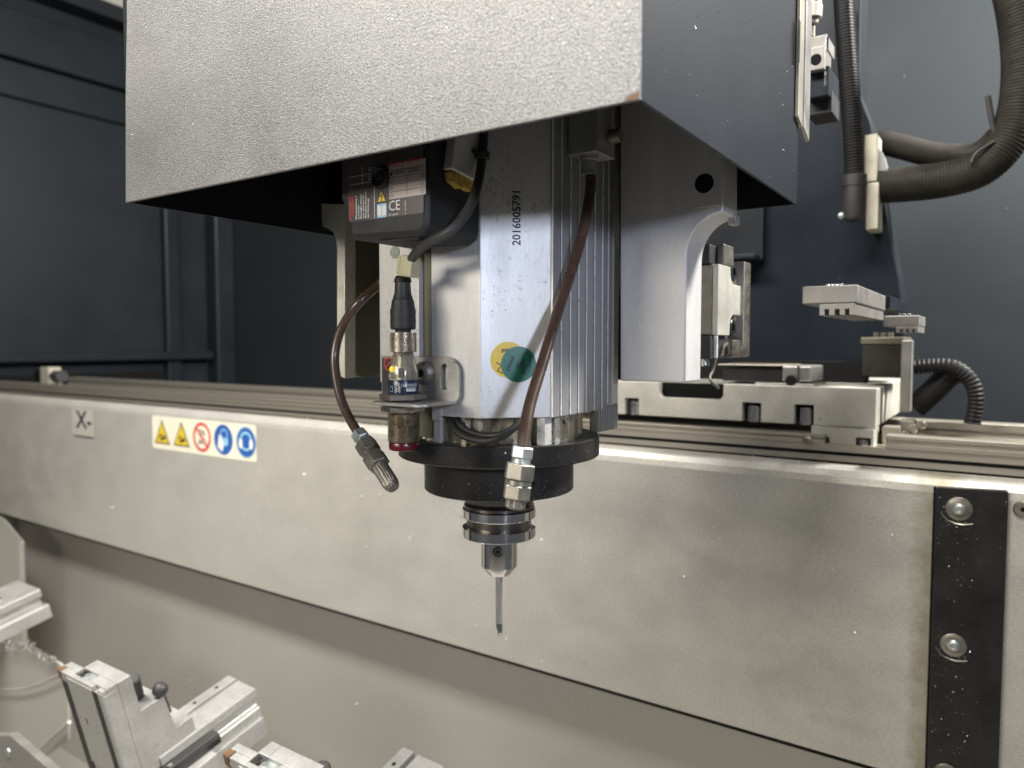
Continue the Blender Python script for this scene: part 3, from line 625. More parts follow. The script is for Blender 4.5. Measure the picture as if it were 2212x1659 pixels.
# connector box with label
cbx = MB()
BX0, BX1, BY0, BY1 = -391.7, -318.2, 373.0, 432.8; BZ = 72.0
P = []
for (cx_, cz_, a0) in ((BX0+7, BZ+9, 180), (BX1-9, BZ+9, 270)):
    for k in range(7):
        a = rad(a0+90*k/6); r_ = 9 if cx_ > -360 else 7
        P.append((cx_+r_*math.cos(a), cz_+r_*math.sin(a)))
P += [(BX1, 250), (BX0, 250)]
MB().prism(P, 'y', BY0, BY1).build('connector_box', 'plastic', sm, bevel=4, smooth=True)
MB().prism([(BX0-11, 104), (BX0-6, 98), (BX0+6, 98), (BX0+6, 250), (BX0-11, 250)], 'y', BY0+4, BY1-8).build('connector_box_shoulder', 'plastic', sm, bevel=2, smooth=True)
MB().box(BX0+24, BX1-12, BY0+6, BY0+34, BZ-1.2, BZ+1).build('box_foot', 'plastic', sm, bevel=.8)
LY = BY0-.25
up = flat('upper_nameplate', [Vector((BX0-9.5, BY0+3.7, 105)), Vector((BX0+1, BY0+3.7, 103)), Vector((BX0+1, BY0+3.7, 140)), Vector((BX0-9.5, BY0+3.7, 140))], 'lab', sm)
lab = flat('rating_label', rrect(BX0+1.2, BX1-2.5, 86.6, 137, 1.5, LY), 'lab', sm)
def L_(name, x0, x1, z0, z1, m, d=.15): return flat(name, [Vector((x0, LY-d, z0)), Vector((x1, LY-d, z0)), Vector((x1, LY-d, z1)), Vector((x0, LY-d, z1))], m, lab)
def lx(px): return at(px, 430, 'y', LY).x
def lz_(px, py): return at(px, py, 'y', LY).z
tx0, tx1 = lx(841), lx(920)
L_('table_field', tx0, tx1, lz_(841, 431), lz_(841, 356), 'lab_pale')
L_('rule', lx(808.6), lx(809.6), 87.2, lz_(808, 360), 'white')
zr = [lz_(841, 431)+k*(lz_(841, 370)-lz_(841, 431))/4 for k in range(5)]
for k in range(1, 5): L_('rule', tx0, tx1, zr[k]-.15, zr[k]+.15, 'ink', .3)
xm_ = (tx0+tx1)/2
L_('rule', xm_-.15, xm_+.15, zr[0]+1, zr[4]+.2, 'ink', .3)
for k in range(4):
    zc = (zr[k]+zr[k+1])/2
    for xx in (tx0+2.6, tx1-2.8): ringpatch((xx, LY-.35, zc), X, Z, 1.0, 1.3, 16).build('option_circle', 'ink', lab)
for zz in (112.5, 118.0): L_('rule', BX0+2, lx(808), zz-.15, zz+.15, 'white')
L_('rule', lx(783), lx(783)+.3, 112.5, 124, 'white')
for zz in (115.2, 121): ringpatch((lx(801), LY-.35, zz), X, Z, 1.1, 1.4, 16).build('option_circle', 'white', lab)
def tx(s_, size, x, z, m, ux=X, uy=Z, **k): return text(s_, size, plane_map((x, LY-.4, z), ux, uy), m, lab, **k)
tx('MAX RPM', 6.0, tx0+1.2, zr[4]+1.4, 'redink', squeeze=1.05)
tx('18000', 4.2, tx0+4.4, zr[3]+1.5, 'ink'); tx('20000', 4.2, xm_+.8, zr[3]+1.5, 'ink')
flat('punched_dot', disc((tx0+2.4, LY-.45, zr[3]+2.6), X, Z, 1.0, 12), 'ink', lab)
tx('CE', 9.6, lx(840), lz_(841, 456), 'white', bold=0, squeeze=.92)
tx('IEC 60034-1', 2.1, lx(840), lz_(841, 467), 'white', squeeze=.9)
tx('UL-IEC60204', 1.7, lx(878), lz_(876, 464), 'white', ux=Z, uy=-X)
# triangle and book pictograms
txc = lx(825); tz = lz_(825, 425)
t_ = flat('warning_triangle', [Vector((txc-4.2, LY-.2, tz-3.6)), Vector((txc+4.2, LY-.2, tz-3.6)), Vector((txc, LY-.2, tz+4.6))], 'ink', lab)
flat('triangle_field', [Vector((txc-3.6, LY-.35, tz-3.2)), Vector((txc+3.6, LY-.35, tz-3.2)), Vector((txc, LY-.35, tz+3.8))], 'yellow', lab)
line(plane_map((txc, LY-.5, tz), X, Z), [(.8, 2.4), (-.9, .2), (.8, -.2), (-.4, -2.8)], .7).build('lightning_bolt', 'ink', lab)
zb2 = lz_(825, 455)
flat('book_outline', rrect(txc-4.6, txc+4.6, zb2-4.7, zb2+4.7, 1, LY-.2), 'lightblue', lab)
flat('book_page', [Vector((txc-3.9, LY-.35, zb2-3.0)), Vector((txc-.3, LY-.35, zb2-3.7)), Vector((txc-.3, LY-.35, zb2+3.0)), Vector((txc-3.9, LY-.35, zb2+3.7))], 'white', lab)
flat('book_page', [Vector((txc+3.9, LY-.35, zb2-3.0)), Vector((txc+.3, LY-.35, zb2-3.7)), Vector((txc+.3, LY-.35, zb2+3.0)), Vector((txc+3.9, LY-.35, zb2+3.7))], 'white', lab)
# vertical multilingual text in the left column
cols = [('PUSH PRESSE', 'redink', 3.6), ('   DRUCKEN', 'redink', 3.6), ('Manual ordering of', 'white', 2.6), ('tool-holder', 'white', 2.6), ('Bloccaggio manuale', 'white', 2.6), ('cono portautensile', 'white', 2.6), ('Manuelles Abspannen', 'white', 2.6), ('des Werkzeugs', 'white', 2.6)]
xx = BX0+4.3
for s_, m_, z_ in cols:
    tx(s_, z_*.82, xx, 88.0, m_, ux=Z, uy=-X, bold=.03); xx += 2.35 if m_ == 'white' else 2.7
MB().lathe((lx(824.5), LY-.1, lz_(824.5, 384)), (0, -1, 0), [(0, 7.8), (2.5, 7.4), (3.0, 6.4), (1.2, 5.6), (1.2, 2.6), (2.4, 2.2), (2.4, .1)], 32).build('release_button', 'rubber', sm, smooth=True)

# round stickers on the chamfer
def sticker_disc(name, px, py, m, off, label):
    c = chp(px, py, off); o_ = thing(name, c, label, 'sticker')
    flat('vinyl_disc', disc(c, dchx, Z, 13.3, 40), m, o_); return o_, c
o_, c = sticker_disc('round_sticker', 1097.5, 777, 'yellow', .35, 'yellow round inspection sticker on the spindle housing, half covered by a green one')
fm = plane_map(c+nch*.15, dchx, Z)
text('passed', 4.6, lambda u, v, f=fm: f(u-5, v+6), 'ink', o_, bold=.1)
line(fm, [(-9, -2), (-5, -4), (-8, -8), (-4, -10), (-1, -8)], .7).build('scribble', 'ink', o_)
o_, c = sticker_disc('round_sticker', 1120, 787, 'green', .7, 'green round inspection sticker with a pen scribble overlapping the yellow sticker')
fm = plane_map(c+nch*.2, dchx, Z)
text('passed', 4.2, lambda u, v, f=fm: f(u*.45-v*.89-8, u*.89+v*.45-5), 'ink', o_, bold=.1)
text('02', 5, lambda u, v, f=fm: f(u*.3-v*.95+.5, u*.95+v*.3-3), 'ink', o_, bold=.1)
line(fm, [(5+3.4*math.sin(k*.52)+k*.04, .5+8.5*math.cos(k*.52)) for k in range(24)], .4).build('scribble', 'ink', o_)
line(fm, [(1, -8), (4, 4), (4.5, -6)], .5).build('scribble', 'ink', o_)

# ================================================================== TOOL HOLDER AND DRILL
th = thing('tool_holder', (AX, AY, -197), 'shiny double flanged steel tool holder clamped in the spindle nose', 'tool holder')
MB().lathe((AX, AY, -138.8), (0, 0, -1), [(0, 22), (0, 30.6), (.9, 31.5), (7.6, 31.5), (8.3, 31)], 96).build('upper_flange', 'steel', th, smooth=True)
MB().lathe((AX, AY, -147.2), (0, 0, -1), [(0, 28), (7.2, 27.6)], 72).build('grip_groove', 'steel_dark', th, smooth=True)
MB().lathe((AX, AY, -154.5), (0, 0, -1), [(0, 28), (1.2, 31.5), (8.6, 31.5), (9.4, 30.7), (9.4, 15)], 96).build('lower_flange', 'steel', th, smooth=True)
dC = Vector((-AX, -AY, 0)).normalized(); dS = Vector((-dC.y, dC.x, 0))
stem = MB().lathe((AX, AY, -164), (0, 0, -1), [(0, 15.6), (2.4, 15.6), (2.6, 15.6), (26, 15.6), (33.5, 9.6)], 64)
for v in stem.v:      # milled flat towards the camera
    d = (v-Vector((AX, AY, 0))).dot(dC+dS*-.10)
    if d > 13.6 and v.z < -166.5: v -= dC*(d-13.6)
stem.build('shank', 'steel', th, smooth=True)
MB().obox(Vector((AX, AY, -166))+dC*14.2, dS, dC, Z, 9, 1.2, .7).build('flat_shoulder', 'steel', th, bevel=.4)
q = Vector((AX, AY, at(1068, 1191, 'y', AY-12).z))+dC*13.4+dS*(-1.0)
MB().lathe(q, dC, [(0, 4.6), (.5, 4.6), (.5, 3.9), (.3, 3.4), (.3, 3.3)], 28).build('screw_seat', 'ring', th, smooth=True)
MB().lathe(q, dC, [(0, 3.2), (.9, 3.2), (.9, 1.7), (.35, 1.6), (.35, .1)], 24).build('set_screw', 'steel_dark', th, smooth=True)
MB().cyl(q+dC*.95, q+dC*1.0, 1.7, 6).build('hex_socket', 'gap', th)
dr = thing('drill_bit', (AX, AY, -247), 'thin pointed drill bit held in the tool holder', 'drill')
shaft = [(0, 3.1), (42, 3.05), (44.5, 3.0)]
MB().lathe((AX, AY, -196.5), (0, 0, -1), shaft, 28).build('shaft', 'drill', dr, smooth=True)
fl = MB(); nf = 24; vs = []; fs = []
for j in range(25):
    t = j/24; z = -240.8-12.8*t; rr0 = 3.0 if t < .62 else 3.0*(1-(t-.62)/.38)+.12; tw = t*3.3
    for i in range(nf):
        a = 2*math.pi*i/nf; g = max(0, math.cos((a-tw)-1.9))**3
        rr1 = rr0*(1-.72*g*min(1, t*5)); vs.append((AX+rr1*math.cos(a), AY+rr1*math.sin(a), z))
for j in range(24):
    for i in range(nf): fs.append([j*nf+i, j*nf+(i+1) % nf, (j+1)*nf+(i+1) % nf, (j+1)*nf+i])
fs.append([24*nf+i for i in range(nf)]); fl.add(vs, fs)
fl.build('fluted_tip', 'steel', dr, smooth=True)

# ================================================================== COOLANT NOZZLES
def fitting(o_, p0, p1, specs):
    p0 = Vector(p0); d = (Vector(p1)-p0).normalized()
    for (nm, a, b2, r, sides, m, kn) in specs:
        if sides == 6:
            MB().lathe(p0+d*a, d, [(0, r*.88), (.9, r), (b2-a-.9, r), (b2-a, r*.88)], 6, rot=.35).build(nm, m, o_, bevel=.35)
        elif kn:
            n = 48; pr = [(0, r*.97), (.6, r), ((b2-a)*.75, r), ((b2-a)*.9, r*.88), (b2-a, r*.68)]
            mbb = MB().lathe(p0+d*a, d, pr, n)
            for idx, v in enumerate(mbb.v):
                if idx % 2 and idx < n*3:
                    ax_pt = p0+d*((v-p0).dot(d)); v += (ax_pt-v).normalized()*.35
            mbb.build(nm, m, o_, smooth=False)
        else:
            MB().lathe(p0+d*a, d, [(0, r), (b2-a, r)], 28).build(nm, m, o_, smooth=True)
# right tube
rt = thing('coolant_nozzle', (-262, 470, -100), 'brown coolant hose with brass fittings hanging in front of the fins and black nose', 'nozzle', 'coolant nozzles')
yb0 = at(1272, 365, 'x', -267).y
pts = [at(1272, 352, 'y', yb0), at(1276, 400, 'y', yb0), at(1262, 490, 'y', yb0-8), at(1233, 590, 'y', yb0-24), at(1203, 680, 'y', yb0-44), at(1170, 790, 'y', yb0-72), at(1143, 880, 'y', yb0-93), at(1129, 968, 'y', yb0-108)]
pts = [Vector(p) for p in pts]
MB().tube(pts, 4.1, 18).build('hose', 'tube', rt, smooth=True)
q = pts[0]
MB().lathe(q+Z*8, (0, 0, -1), [(0, 7), (6, 7), (6.5, 6), (15, 5.8), (15.5, 6.3), (17, 6.3)], 24).build('top_collar', 'fin', rt, smooth=True)
e0 = pts[-1]; e1 = at(1112, 1100, 'y', e0.y-6)
Lf = (e1-e0).length
fitting(rt, e0-(e1-e0).normalized()*1, e1, [
    ('clamping_nut', 0, 8.0, 7.6, 6, 'zinc', 0), ('threaded_neck', 8, 11, 6.2, 0, 'zinc', 0), ('hex_body', 10.8, 22, 10.2, 6, 'nickel', 0),
    ('collar', 22, 25, 8.6, 0, 'nickel', 0), ('hex_nut', 24.6, 34.5, 9.4, 6, 'nickel', 0), ('knurled_tip', 34.6, Lf+1.0, 6.6, 0, 'nickel', 1)])
# left tube
lt = thing('coolant_nozzle', (-480, 440, -110), 'brown curved coolant hose with angled brass fittings left of the sensor', 'nozzle', 'coolant nozzles')
pl = [(860, 575), (822, 612), (777, 652), (740, 705), (724, 760), (726, 812), (738, 866), (757, 908), (776, 938)]
pts = [Vector(at(px, py, 'y', 450-i*3.0 if i > 1 else 460)) for i, (px, py) in enumerate(pl)]
MB().tube(pts, 3.9, 18).build('hose', 'tube', lt, smooth=True)
e0 = pts[-1]; e1 = at(851, 1056, 'y', e0.y-12)
Lf = (e1-e0).length
fitting(lt, e0-(e1-e0).normalized()*2, e1, [
    ('clamping_nut', 0, 8.8, 6.9, 6, 'zinc', 0), ('threaded_neck', 8.7, 12.6, 5.2, 0, 'zinc', 0), ('hex_body', 12.4, 24.2, 9.2, 6, 'nickel', 0),
    ('collar', 24.1, 27.6, 7.2, 0, 'nickel', 0), ('hex_nut', 27.4, 40.0, 9.4, 6, 'nickel', 0), ('knurled_tip', 40.1, Lf+1.5, 6.6, 0, 'nickel', 1)])

# ================================================================== PROXIMITY SENSOR AND BRACKET
SYY = 407.0
def szy(py, px=871): return at(px, py, 'y', SYY).z
sx0 = at(871.5, 800, 'y', SYY).x
sb = thing('sensor_bracket', (-385, 420, -44), 'bent zinc plated bracket with a slot holding the red tipped sensor', 'bracket')
zsh = szy(870); zt_ = at(930, 770, 'y', 429).z
bx0 = at(826, 800, 'y', 429).x; bx1 = at(993, 800, 'y', 429).x
r_ = 13; P = [(bx0, zsh), (bx0, zt_)]
for k in range(9):
    a = rad(90-90*k/8); P.append((bx1-r_+r_*math.cos(a), zt_-r_+r_*math.sin(a)))
P += [(bx1, zsh+7)]
for k in range(6):
    a = rad(0-90*k/5); P.append((bx1-6+6*math.cos(a), zsh+6+6*math.sin(a)))
# upright with the slot cut out: build as strips around it
sl0, sl1 = at(953, 820, 'y', 429).x, at(969, 820, 'y', 429).x; slt, slb = at(961, 786, 'y', 429).z, at(961, 842, 'y', 429).z
bm = bmesh.new()
def loop(pts, yy):
    vs = [bm.verts.new((p[0], yy, p[1])) for p in pts]; return vs, [bm.edges.new((vs[i], vs[(i+1) % len(vs)])) for i in range(len(vs))]
hole = []
rs_ = (sl1-sl0)/2; cxs = (sl0+sl1)/2
for k in range(9): a = rad(180*k/8); hole.append((cxs+rs_*math.cos(a), slt-rs_+rs_*math.sin(a)))
for k in range(9): a = rad(180+180*k/8); hole.append((cxs+rs_*math.cos(a), slb+rs_+rs_*math.sin(a)))
_, e1_ = loop(P, 428.0); _, e2_ = loop(hole, 428.0)
bmesh.ops.triangle_fill(bm, use_beauty=True, use_dissolve=False, edges=e1_+e2_)
ge = bmesh.ops.extrude_face_region(bm, geom=bm.faces[:])
for v in [g for g in ge['geom'] if isinstance(g, bmesh.types.BMVert)]: v.co.y += 2.5
bm.verts.index_update()
t_ = MB(); t_.v = [v.co.copy() for v in bm.verts]; t_.f = [[v.index for v in f.verts] for f in bm.faces]; bm.free()
t_.build('upright', 'alu_plain', sb, bevel=.5)
# shelf
shx0 = at(808, 870, 'y', 395).x; shx1 = bx1-3
MB().prism([(shx0+4, 388), (shx1-6, 388), (shx1, 396), (shx1, 429), (shx0+1, 429), (shx0, 394)], 'z', zsh-1.2, zsh+1.4).build('shelf', 'alu_plain', sb, bevel=.7)
q = at(917, 806, 'y', 427)
bs_ = MB().lathe(q, (0, -1, 0), [(0, 9.2), (2, 9.0), (4.6, 7.0), (5.4, 4.6), (5.2, 3.4), (3.0, 3.2), (3.0, .1)], 28).build('button_screw', 'nickel', sb, smooth=True)
MB().cyl(q+Vector((0, -3.6, 0)), q+Vector((0, -3.7, 0)), 3.1, 6).build('hex_socket', 'gap', bs_)
red_c = at(838, 786, 'y', 427.5)
pt_ = flat('printed_patch', [Vector((bx0+1, 427.7, zsh+4)), Vector((bx0+22, 427.7, zsh+4)), Vector((bx0+22, 427.7, zt_-2)), Vector((bx0+1, 427.7, zt_-2))], 'lab', sb)
ringpatch((red_c.x+1, 427.5, red_c.z), X, Z, 4.2, 5.4, 24).build('printed_ring', 'redink', sb)
line(plane_map((red_c.x+1, 427.4, red_c.z), X, Z), [(-3.5, -3), (3.5, 3)], 1).build('printed_slash', 'redink', sb)
text('DC', 4.5, plane_map((bx0+11, 427.4, zsh+8), Z, -X), 'white', sb, name='printed_lettering')

ps = thing('proximity_sensor', (sx0, SYY, szy(971)), 'cylindrical sensor with threaded barrel, dark red tip and clear head', 'sensor')
def R_(px): return px*0.345      # pixels to mm at the sensor
def part_l(name, prof, m, n=48, sm_=True):
    return MB().lathe((sx0, SYY, 0), (0, 0, 1), [(szy(p), R_(r)) for p, r in prof], n).build(name, m, ps, smooth=sm_)
part_l('cable_boot', [(712, 25), (709, 27.2), (690, 27.6), (689.5, 26.9), (681, 27), (680.5, 27.6), (668, 27.4), (667.5, 26), (649, 23.5), (648.5, 22.5), (634, 18), (610, 16.3), (609.5, 19), (601, 17.5), (596, 13.5), (596, 5)], 'rubber')
kn = MB(); prof = [(761, 26.5), (759, 28.6), (720, 28.6), (718, 26.5)]
nn = 72; kz = 24; vs = []; fs = []
for j in range(kz+1):
    z = szy(760-41*j/kz)
    for i in range(nn):
        r = R_(28.4)-(.7 if ((i+j) % 4 == 0 or (i-j) % 4 == 0) else 0); a = 2*math.pi*i/nn; vs.append((sx0+r*math.cos(a), SYY+r*math.sin(a), z))
for j in range(kz):
    for i in range(nn): fs.append([j*nn+i, j*nn+(i+1) % nn, (j+1)*nn+(i+1) % nn, (j+1)*nn+i])
kn.add(vs, fs); kn.build('knurled_nut', 'thread', ps)
part_l('nut_caps', [(760.4, 10), (760.4, 27.6), (718.8, 27.6), (718.8, 10)], 'thread')
part_l('neck', [(718, 17), (710, 17)], 'rubber'); part_l('neck_thread', [(769, 22), (766, 22.4), (764, 21), (762, 22.4), (760.6, 21)], 'thread')
part_l('clear_head', [(820, 32.2), (815, 32), (800, 31), (775, 25), (768.5, 23)], 'clear')
part_l('printed_sleeve', [(849, 32.8), (848, 33), (820.6, 33), (820.2, 32.8)], 'navy')
part_l('head_core', [(819, 18), (800, 16), (775, 14), (769, 12)], 'rail')
MB().ball((sx0-3, SYY-8.2, szy(797)), 2.5, 12).build('indicator', 'led', ps, smooth=True)
MB().box(sx0+2, sx0+5, SYY-7, SYY-5, szy(815), szy(795)).build('circuit_board', 'ring', ps)
def hexn(name, pa, pb, r, m): MB().lathe((sx0-.8, SYY, szy(pb)), Z, [(0, r*.9), (.5, r), (szy(pa)-szy(pb)-.5, r), (szy(pa)-szy(pb), r*.9)], 6, rot=.15).build(name, m, ps, bevel=.3)
hexn('upper_hex_nut', 849.6, 863.6, 17.5, 'nickel'); hexn('lower_hex_nut', 876, 890, 16.4, 'thread')
vs = []; prof = []
npx = 19
for k in range(npx*2+1): prof.append((953-62*k/(npx*2), 35.2 if k % 2 else 32.2))
part_l('threaded_barrel', prof, 'thread', 64, True)
part_l('red_tip', [(971, 29), (970, 31.5), (966, 32.6), (954.5, 32.6), (953.6, 32)], 'red')
def cylmap(r, zc, a0):      # wrap print round the sleeve, upside down, centred on the camera side
    cd = math.atan2(-SYY, -sx0)
    return lambda u, v: Vector((sx0+r*math.cos(cd+a0-u/r), SYY+r*math.sin(cd+a0-u/r), zc-v))
rm = R_(33)+.12
text('BPANM12', 3.6, cylmap(rm, szy(827), .98), 'white', ps, name='sleeve_lettering', squeeze=1.0)
fm = cylmap(rm, szy(836), 0)
b_ = MB(); 
for k in range(8): b_.add([fm(-10+k, 0), fm(-9+k, 0), fm(-9+k, 2.6), fm(-10+k, 2.6)], [(0, 1, 2, 3)])
b_.build('sleeve_white_bar', 'white', ps)
text('technique', 2.2, lambda u, v: cylmap(rm+.1, szy(837), 0)(u-9.6, v), 'ink', ps, name='sleeve_lettering')
for r1 in (3.8, 1.9):
    line(lambda u, v: fm(u+4.6, v+1.4), [(-r1/2, -r1/2), (r1/2, -r1/2), (r1/2, r1/2), (-r1/2, r1/2), (-r1/2, -r1/2)], .4).build('class_two_mark', 'white', ps)
line(lambda u, v: fm(u+10.2, v+1), [(-1.4, -2), (1.4, -2), (1.4, 2), (-1.4, 2), (-1.4, -2)], .35).build('logo_mark', 'lightblue', ps)
# cable and clip
scb = thing('sensor_cable', (-360, 400, 40), 'grey cable sweeping from under the hood down to the sensor boot', 'cable')
cpts = [at(1047, 270, 'y', 424), at(1042, 330, 'y', 420), at(1034, 390, 'y', 408), at(1014, 448, 'y', 392), at(976, 496, 'y', 378), at(925, 525, 'y', 380), at(897, 548, 'y', 392), at(880, 578, 'y', 403), at(872, 602, 'y', SYY)]
MB().tube([Vector(p) for p in cpts], 3.3, 18).build('cable_jacket', 'cable', scb, smooth=True)
clp = thing('cable_clip', (-375, 400, 60), 'translucent cream plastic clip around the cable just above the sensor boot', 'clip')
q = at(881, 575, 'y', 399)
ax_ = (Vector(cpts[7])-Vector(cpts[6])).normalized(); sd_ = ax_.cross(Y).normalized()
ax_ = Vector((.16, 0, 1)).normalized(); sd_ = Vector((1, 0, -.16)).normalized()
MB().obox(q+sd_*2.2, sd_, Y, ax_, 5.6, 5.2, 7.6).build('clip_body', 'cream', clp, bevel=1)
MB().obox(q-sd_*5.9+Y*1, sd_, Y, ax_, 2.6, 4.0, 6.6).build('clip_latch', 'cream', clp, bevel=.8)
cm_ = thing('cable_mount', (-335, 425, 120), 'white nylon cable mount on yellow foam under the hood edge', 'cable mount')
def mz(px, py, x=-317): q_ = at(px, py, 'x', x); return (q_.y, q_.z)
MB().prism([mz(958, 366), mz(1008, 392), mz(1024, 372), mz(1024, 290), mz(968, 290)], 'x', -317.8, -310).build('mount_block', 'white_pl', cm_, bevel=1)
P = [mz(961, 371), mz(964, 394), mz(972, 398), mz(982, 408), mz(994, 408), mz(1006, 416), mz(1014, 390)]
MB().prism(P, 'x', -317.6, -312).build('foam_pad', 'foam', cm_, bevel=.8)
q = at(1037, 335, 'y', 419)
MB().lathe(q-Z*3+X*.5, (0.15, 0, 1), [(0, 5.6), (1, 6.4), (5, 6.4), (6, 5.6)], 8).build('tie_ring', 'rubber', cm_, bevel=.5)
MB().obox(at(1012, 326, 'y', 414), (.95, 0, -.25), Y, (.25, 0, .95), 7, 3, 1.6).build('tie_tail', 'rubber', cm_, bevel=.5)

# ================================================================== HOSES AT THE RIGHT
YH = 1070
vh = thing('corrugated_hose', (-120, YH, 120), 'black corrugated hose dropping vertically in front of the dark column', 'hose')
MB().tube([at(1820, -60, 'y', YH), at(1826, 60, 'y', YH), at(1836, 200, 'y', YH), at(1843, 300, 'y', YH), at(1846, 385, 'y', YH)], 12.9, 18, ridge=1.4, pitch=4.0).build('hose', 'corr', vh, smooth=False)
q = at(1846, 378, 'y', YH)
MB().lathe(q, (0.01, 0, -1), [(0, 14), (1, 15.2), (15, 15.2), (16, 14), (50, 14.5), (58, 12.5), (61, 9)], 28).build('end_cuff', 'rubber', vh, smooth=True)
MB().ball(at(1818, 466, 'y', YH-4), 5, 10).build('cuff_screw', 'zinc', vh, smooth=True)
hc = thing('hose_clamp_plate', (-110, 1100, 120), 'cream two piece clamp plate where the hoses enter the column', 'clamp plate')
YC = 1085
bx('upper_plate', (1868, 292), (1893, 391), YC, YC+40, 'cream2', hc, 1.2)
bx('lower_plate', (1872, 396), (1896, 494), YC, YC+40, 'cream2', hc, 1.2)
def slab(name, pts, y0, y1, m, par):
    P = [(at(a, b2, 'y', y0).x, at(a, b2, 'y', y0).z) for a, b2 in pts]; return MB().prism(P, 'y', y0, y1).build(name, m, par, bevel=1)
slab('cover_wing', [(1894, 310), (1908, 335), (1922, 385), (1898, 391)], YC+10, YC+36, 'fin', hc)
bh = thing('thick_hose', (0, 900, 160), 'thick black hose bowing out right from the clamp plate and rising to the top', 'hose')
MB().tube([at(1890, 402, 'y', 1110), at(1960, 398, 'y', 1110), at(2050, 386, 'y', 1110), at(2120, 362, 'y', 1110), at(2172, 310, 'y', 1110), at(2200, 240, 'y', 1110), at(2210, 140, 'y', 1110), at(2200, 30, 'y', 1110), at(2180, -60, 'y', 1110)], 23.2, 22, ridge=.7, pitch=4).build('hose', 'olive_hose', bh, smooth=True)
sh = thing('thin_hose', (0, 930, 190), 'thinner dusty hose curving behind the thick black hose', 'hose')
MB().tube([at(1893, 305, 'y', 1170), at(1950, 318, 'y', 1170), at(2010, 333, 'y', 1170), at(2070, 338, 'y', 1170), at(2120, 330, 'y', 1165), at(2160, 295, 'y', 1160)], 16.5, 18).build('hose', 'olive_hose', sh, smooth=True)
zt = thing('zip_tie', (30, 930, 230), 'black zip tie with its tail sticking up on the thick hose', 'zip tie')
MB().tube([at(2134, 208, 'y', 1098), at(2141, 250, 'y', 1098), at(2151, 300, 'y', 1098)], 3.3, 8).build('tail', 'rubber', zt)
MB().ball(at(2148, 303, 'y', 1098), 5.6, 10).build('tie_head', 'rubber', zt)
MB().tube([at(2148, 305, 'y', 1088), at(2110, 330, 'y', 1084), at(2098, 352, 'y', 1082)], 2.0, 8).build('strap', 'rubber', zt)
lh = thing('lower_hose', (-20, 1060, -80), 'dark looping hose end beside the drive block above the rails', 'hose')
MB().tube([at(1966, 795, 'y', 1060), at(2010, 790, 'y', 1060), at(2060, 793, 'y', 1060), at(2095, 820, 'y', 1060), at(2108, 860, 'y', 1060), at(2100, 915, 'y', 1060)], 9.5, 16, ridge=.8, pitch=5).build('hose', 'corr', lh)
MB().tube([at(1975, 880, 'y', 1080), at(2010, 850, 'y', 1080), at(2050, 812, 'y', 1080), at(2075, 800, 'y', 1080)], 15, 16).build('hose_branch', 'corr', lh, smooth=True)

# gripper fingers in front of the column
def comb_block(name, label, pA, y0, y1, top_px, bot_px, comb, notches, grp):
    t = thing(name, (at(pA[0], 650, 'y', y0).x, y0, at(pA[0], bot_px, 'y', y0).z), label, 'gripper', grp)
    a = at(pA[0], top_px, 'y', y0); b2 = at(pA[1], bot_px, 'y', y0)
    MB().box(a.x, b2.x, y0, y1, b2.z, a.z).build('finger_slab', 'alu_dull', t, bevel=1.2)
    c0_, c1_, cb = comb; p0 = at(c0_, bot_px, 'y', y0); p1 = at(c1_, cb, 'y', y0)
    P = [(p0.x, b2.z-.2), (p0.x, p1.z)]
    for n0, n1 in notches:
        xa, xb = at(n0, cb, 'y', y0).x, at(n1, cb, 'y', y0).x; zz = p1.z+(b2.z-p1.z)*.52
        P += [(xa, p1.z), (xa, zz), (xb, zz), (xb, p1.z)]
    P += [(p1.x, p1.z), (p1.x, b2.z-.2)]
    MB().prism(P, 'y', y0+.5, y1-1).build('toothed_jaw', 'alu_dull', t, bevel=.4)
    for px in ((pA[0]+pA[1])/2+2, (pA[0]+pA[1])/2+20 if pA[1]-pA[0] > 80 else (pA[0]+pA[1])/2+14):
        q = at(px, top_px-1, 'y', y0+10); MB().cyl(q-Z*2, q+Z*2.0, 5 if pA[1]-pA[0] > 80 else 4, 16, ch=.6).build('screw_head', 'steel', t, smooth=True)
    return t
comb_block('gripper_finger', 'larger toothed aluminium finger block in front of the dark column', (1733, 1851), 700, 884, 619, 654, (1770, 1846, 680), ((1781, 1790), (1803, 1813), (1825, 1834)), 'toothed finger blocks')
MB().box(-125, -104, 884.5, CYY-1, at(1800, 650, 'y', 884).z-10, at(1800, 650, 'y', 884).z+4).build('support_arm', 'column', bpy.data.objects['gripper_finger'], bevel=1)
comb_block('gripper_finger', 'smaller toothed aluminium finger block further back beside the column edge', (1907, 1985), 886, 960, 682, 704, (1935, 1983, 718), ((1944, 1950), (1957, 1963), (1970, 1976)), 'toothed finger blocks')

# far left bits on the rear rail
fl_ = thing('rear_stop_block', (-2300, 1170, -130), 'small pale stop block with a dark cylinder far left above the rail', 'block')
a = at(86, 793, 'y', 1160); c_ = at(106, 836, 'y', 1160)
MB().box(a.x, c_.x, 1160, 1200, c_.z, a.z).build('stop_post', 'cream2', fl_, bevel=3)
q = at(125, 812, 'y', 1180); MB().cyl(Vector((q.x-28, 1180, q.z)), Vector((q.x+30, 1180, q.z)), 19, 20).build('stop_cylinder', 'cable', fl_, smooth=True)

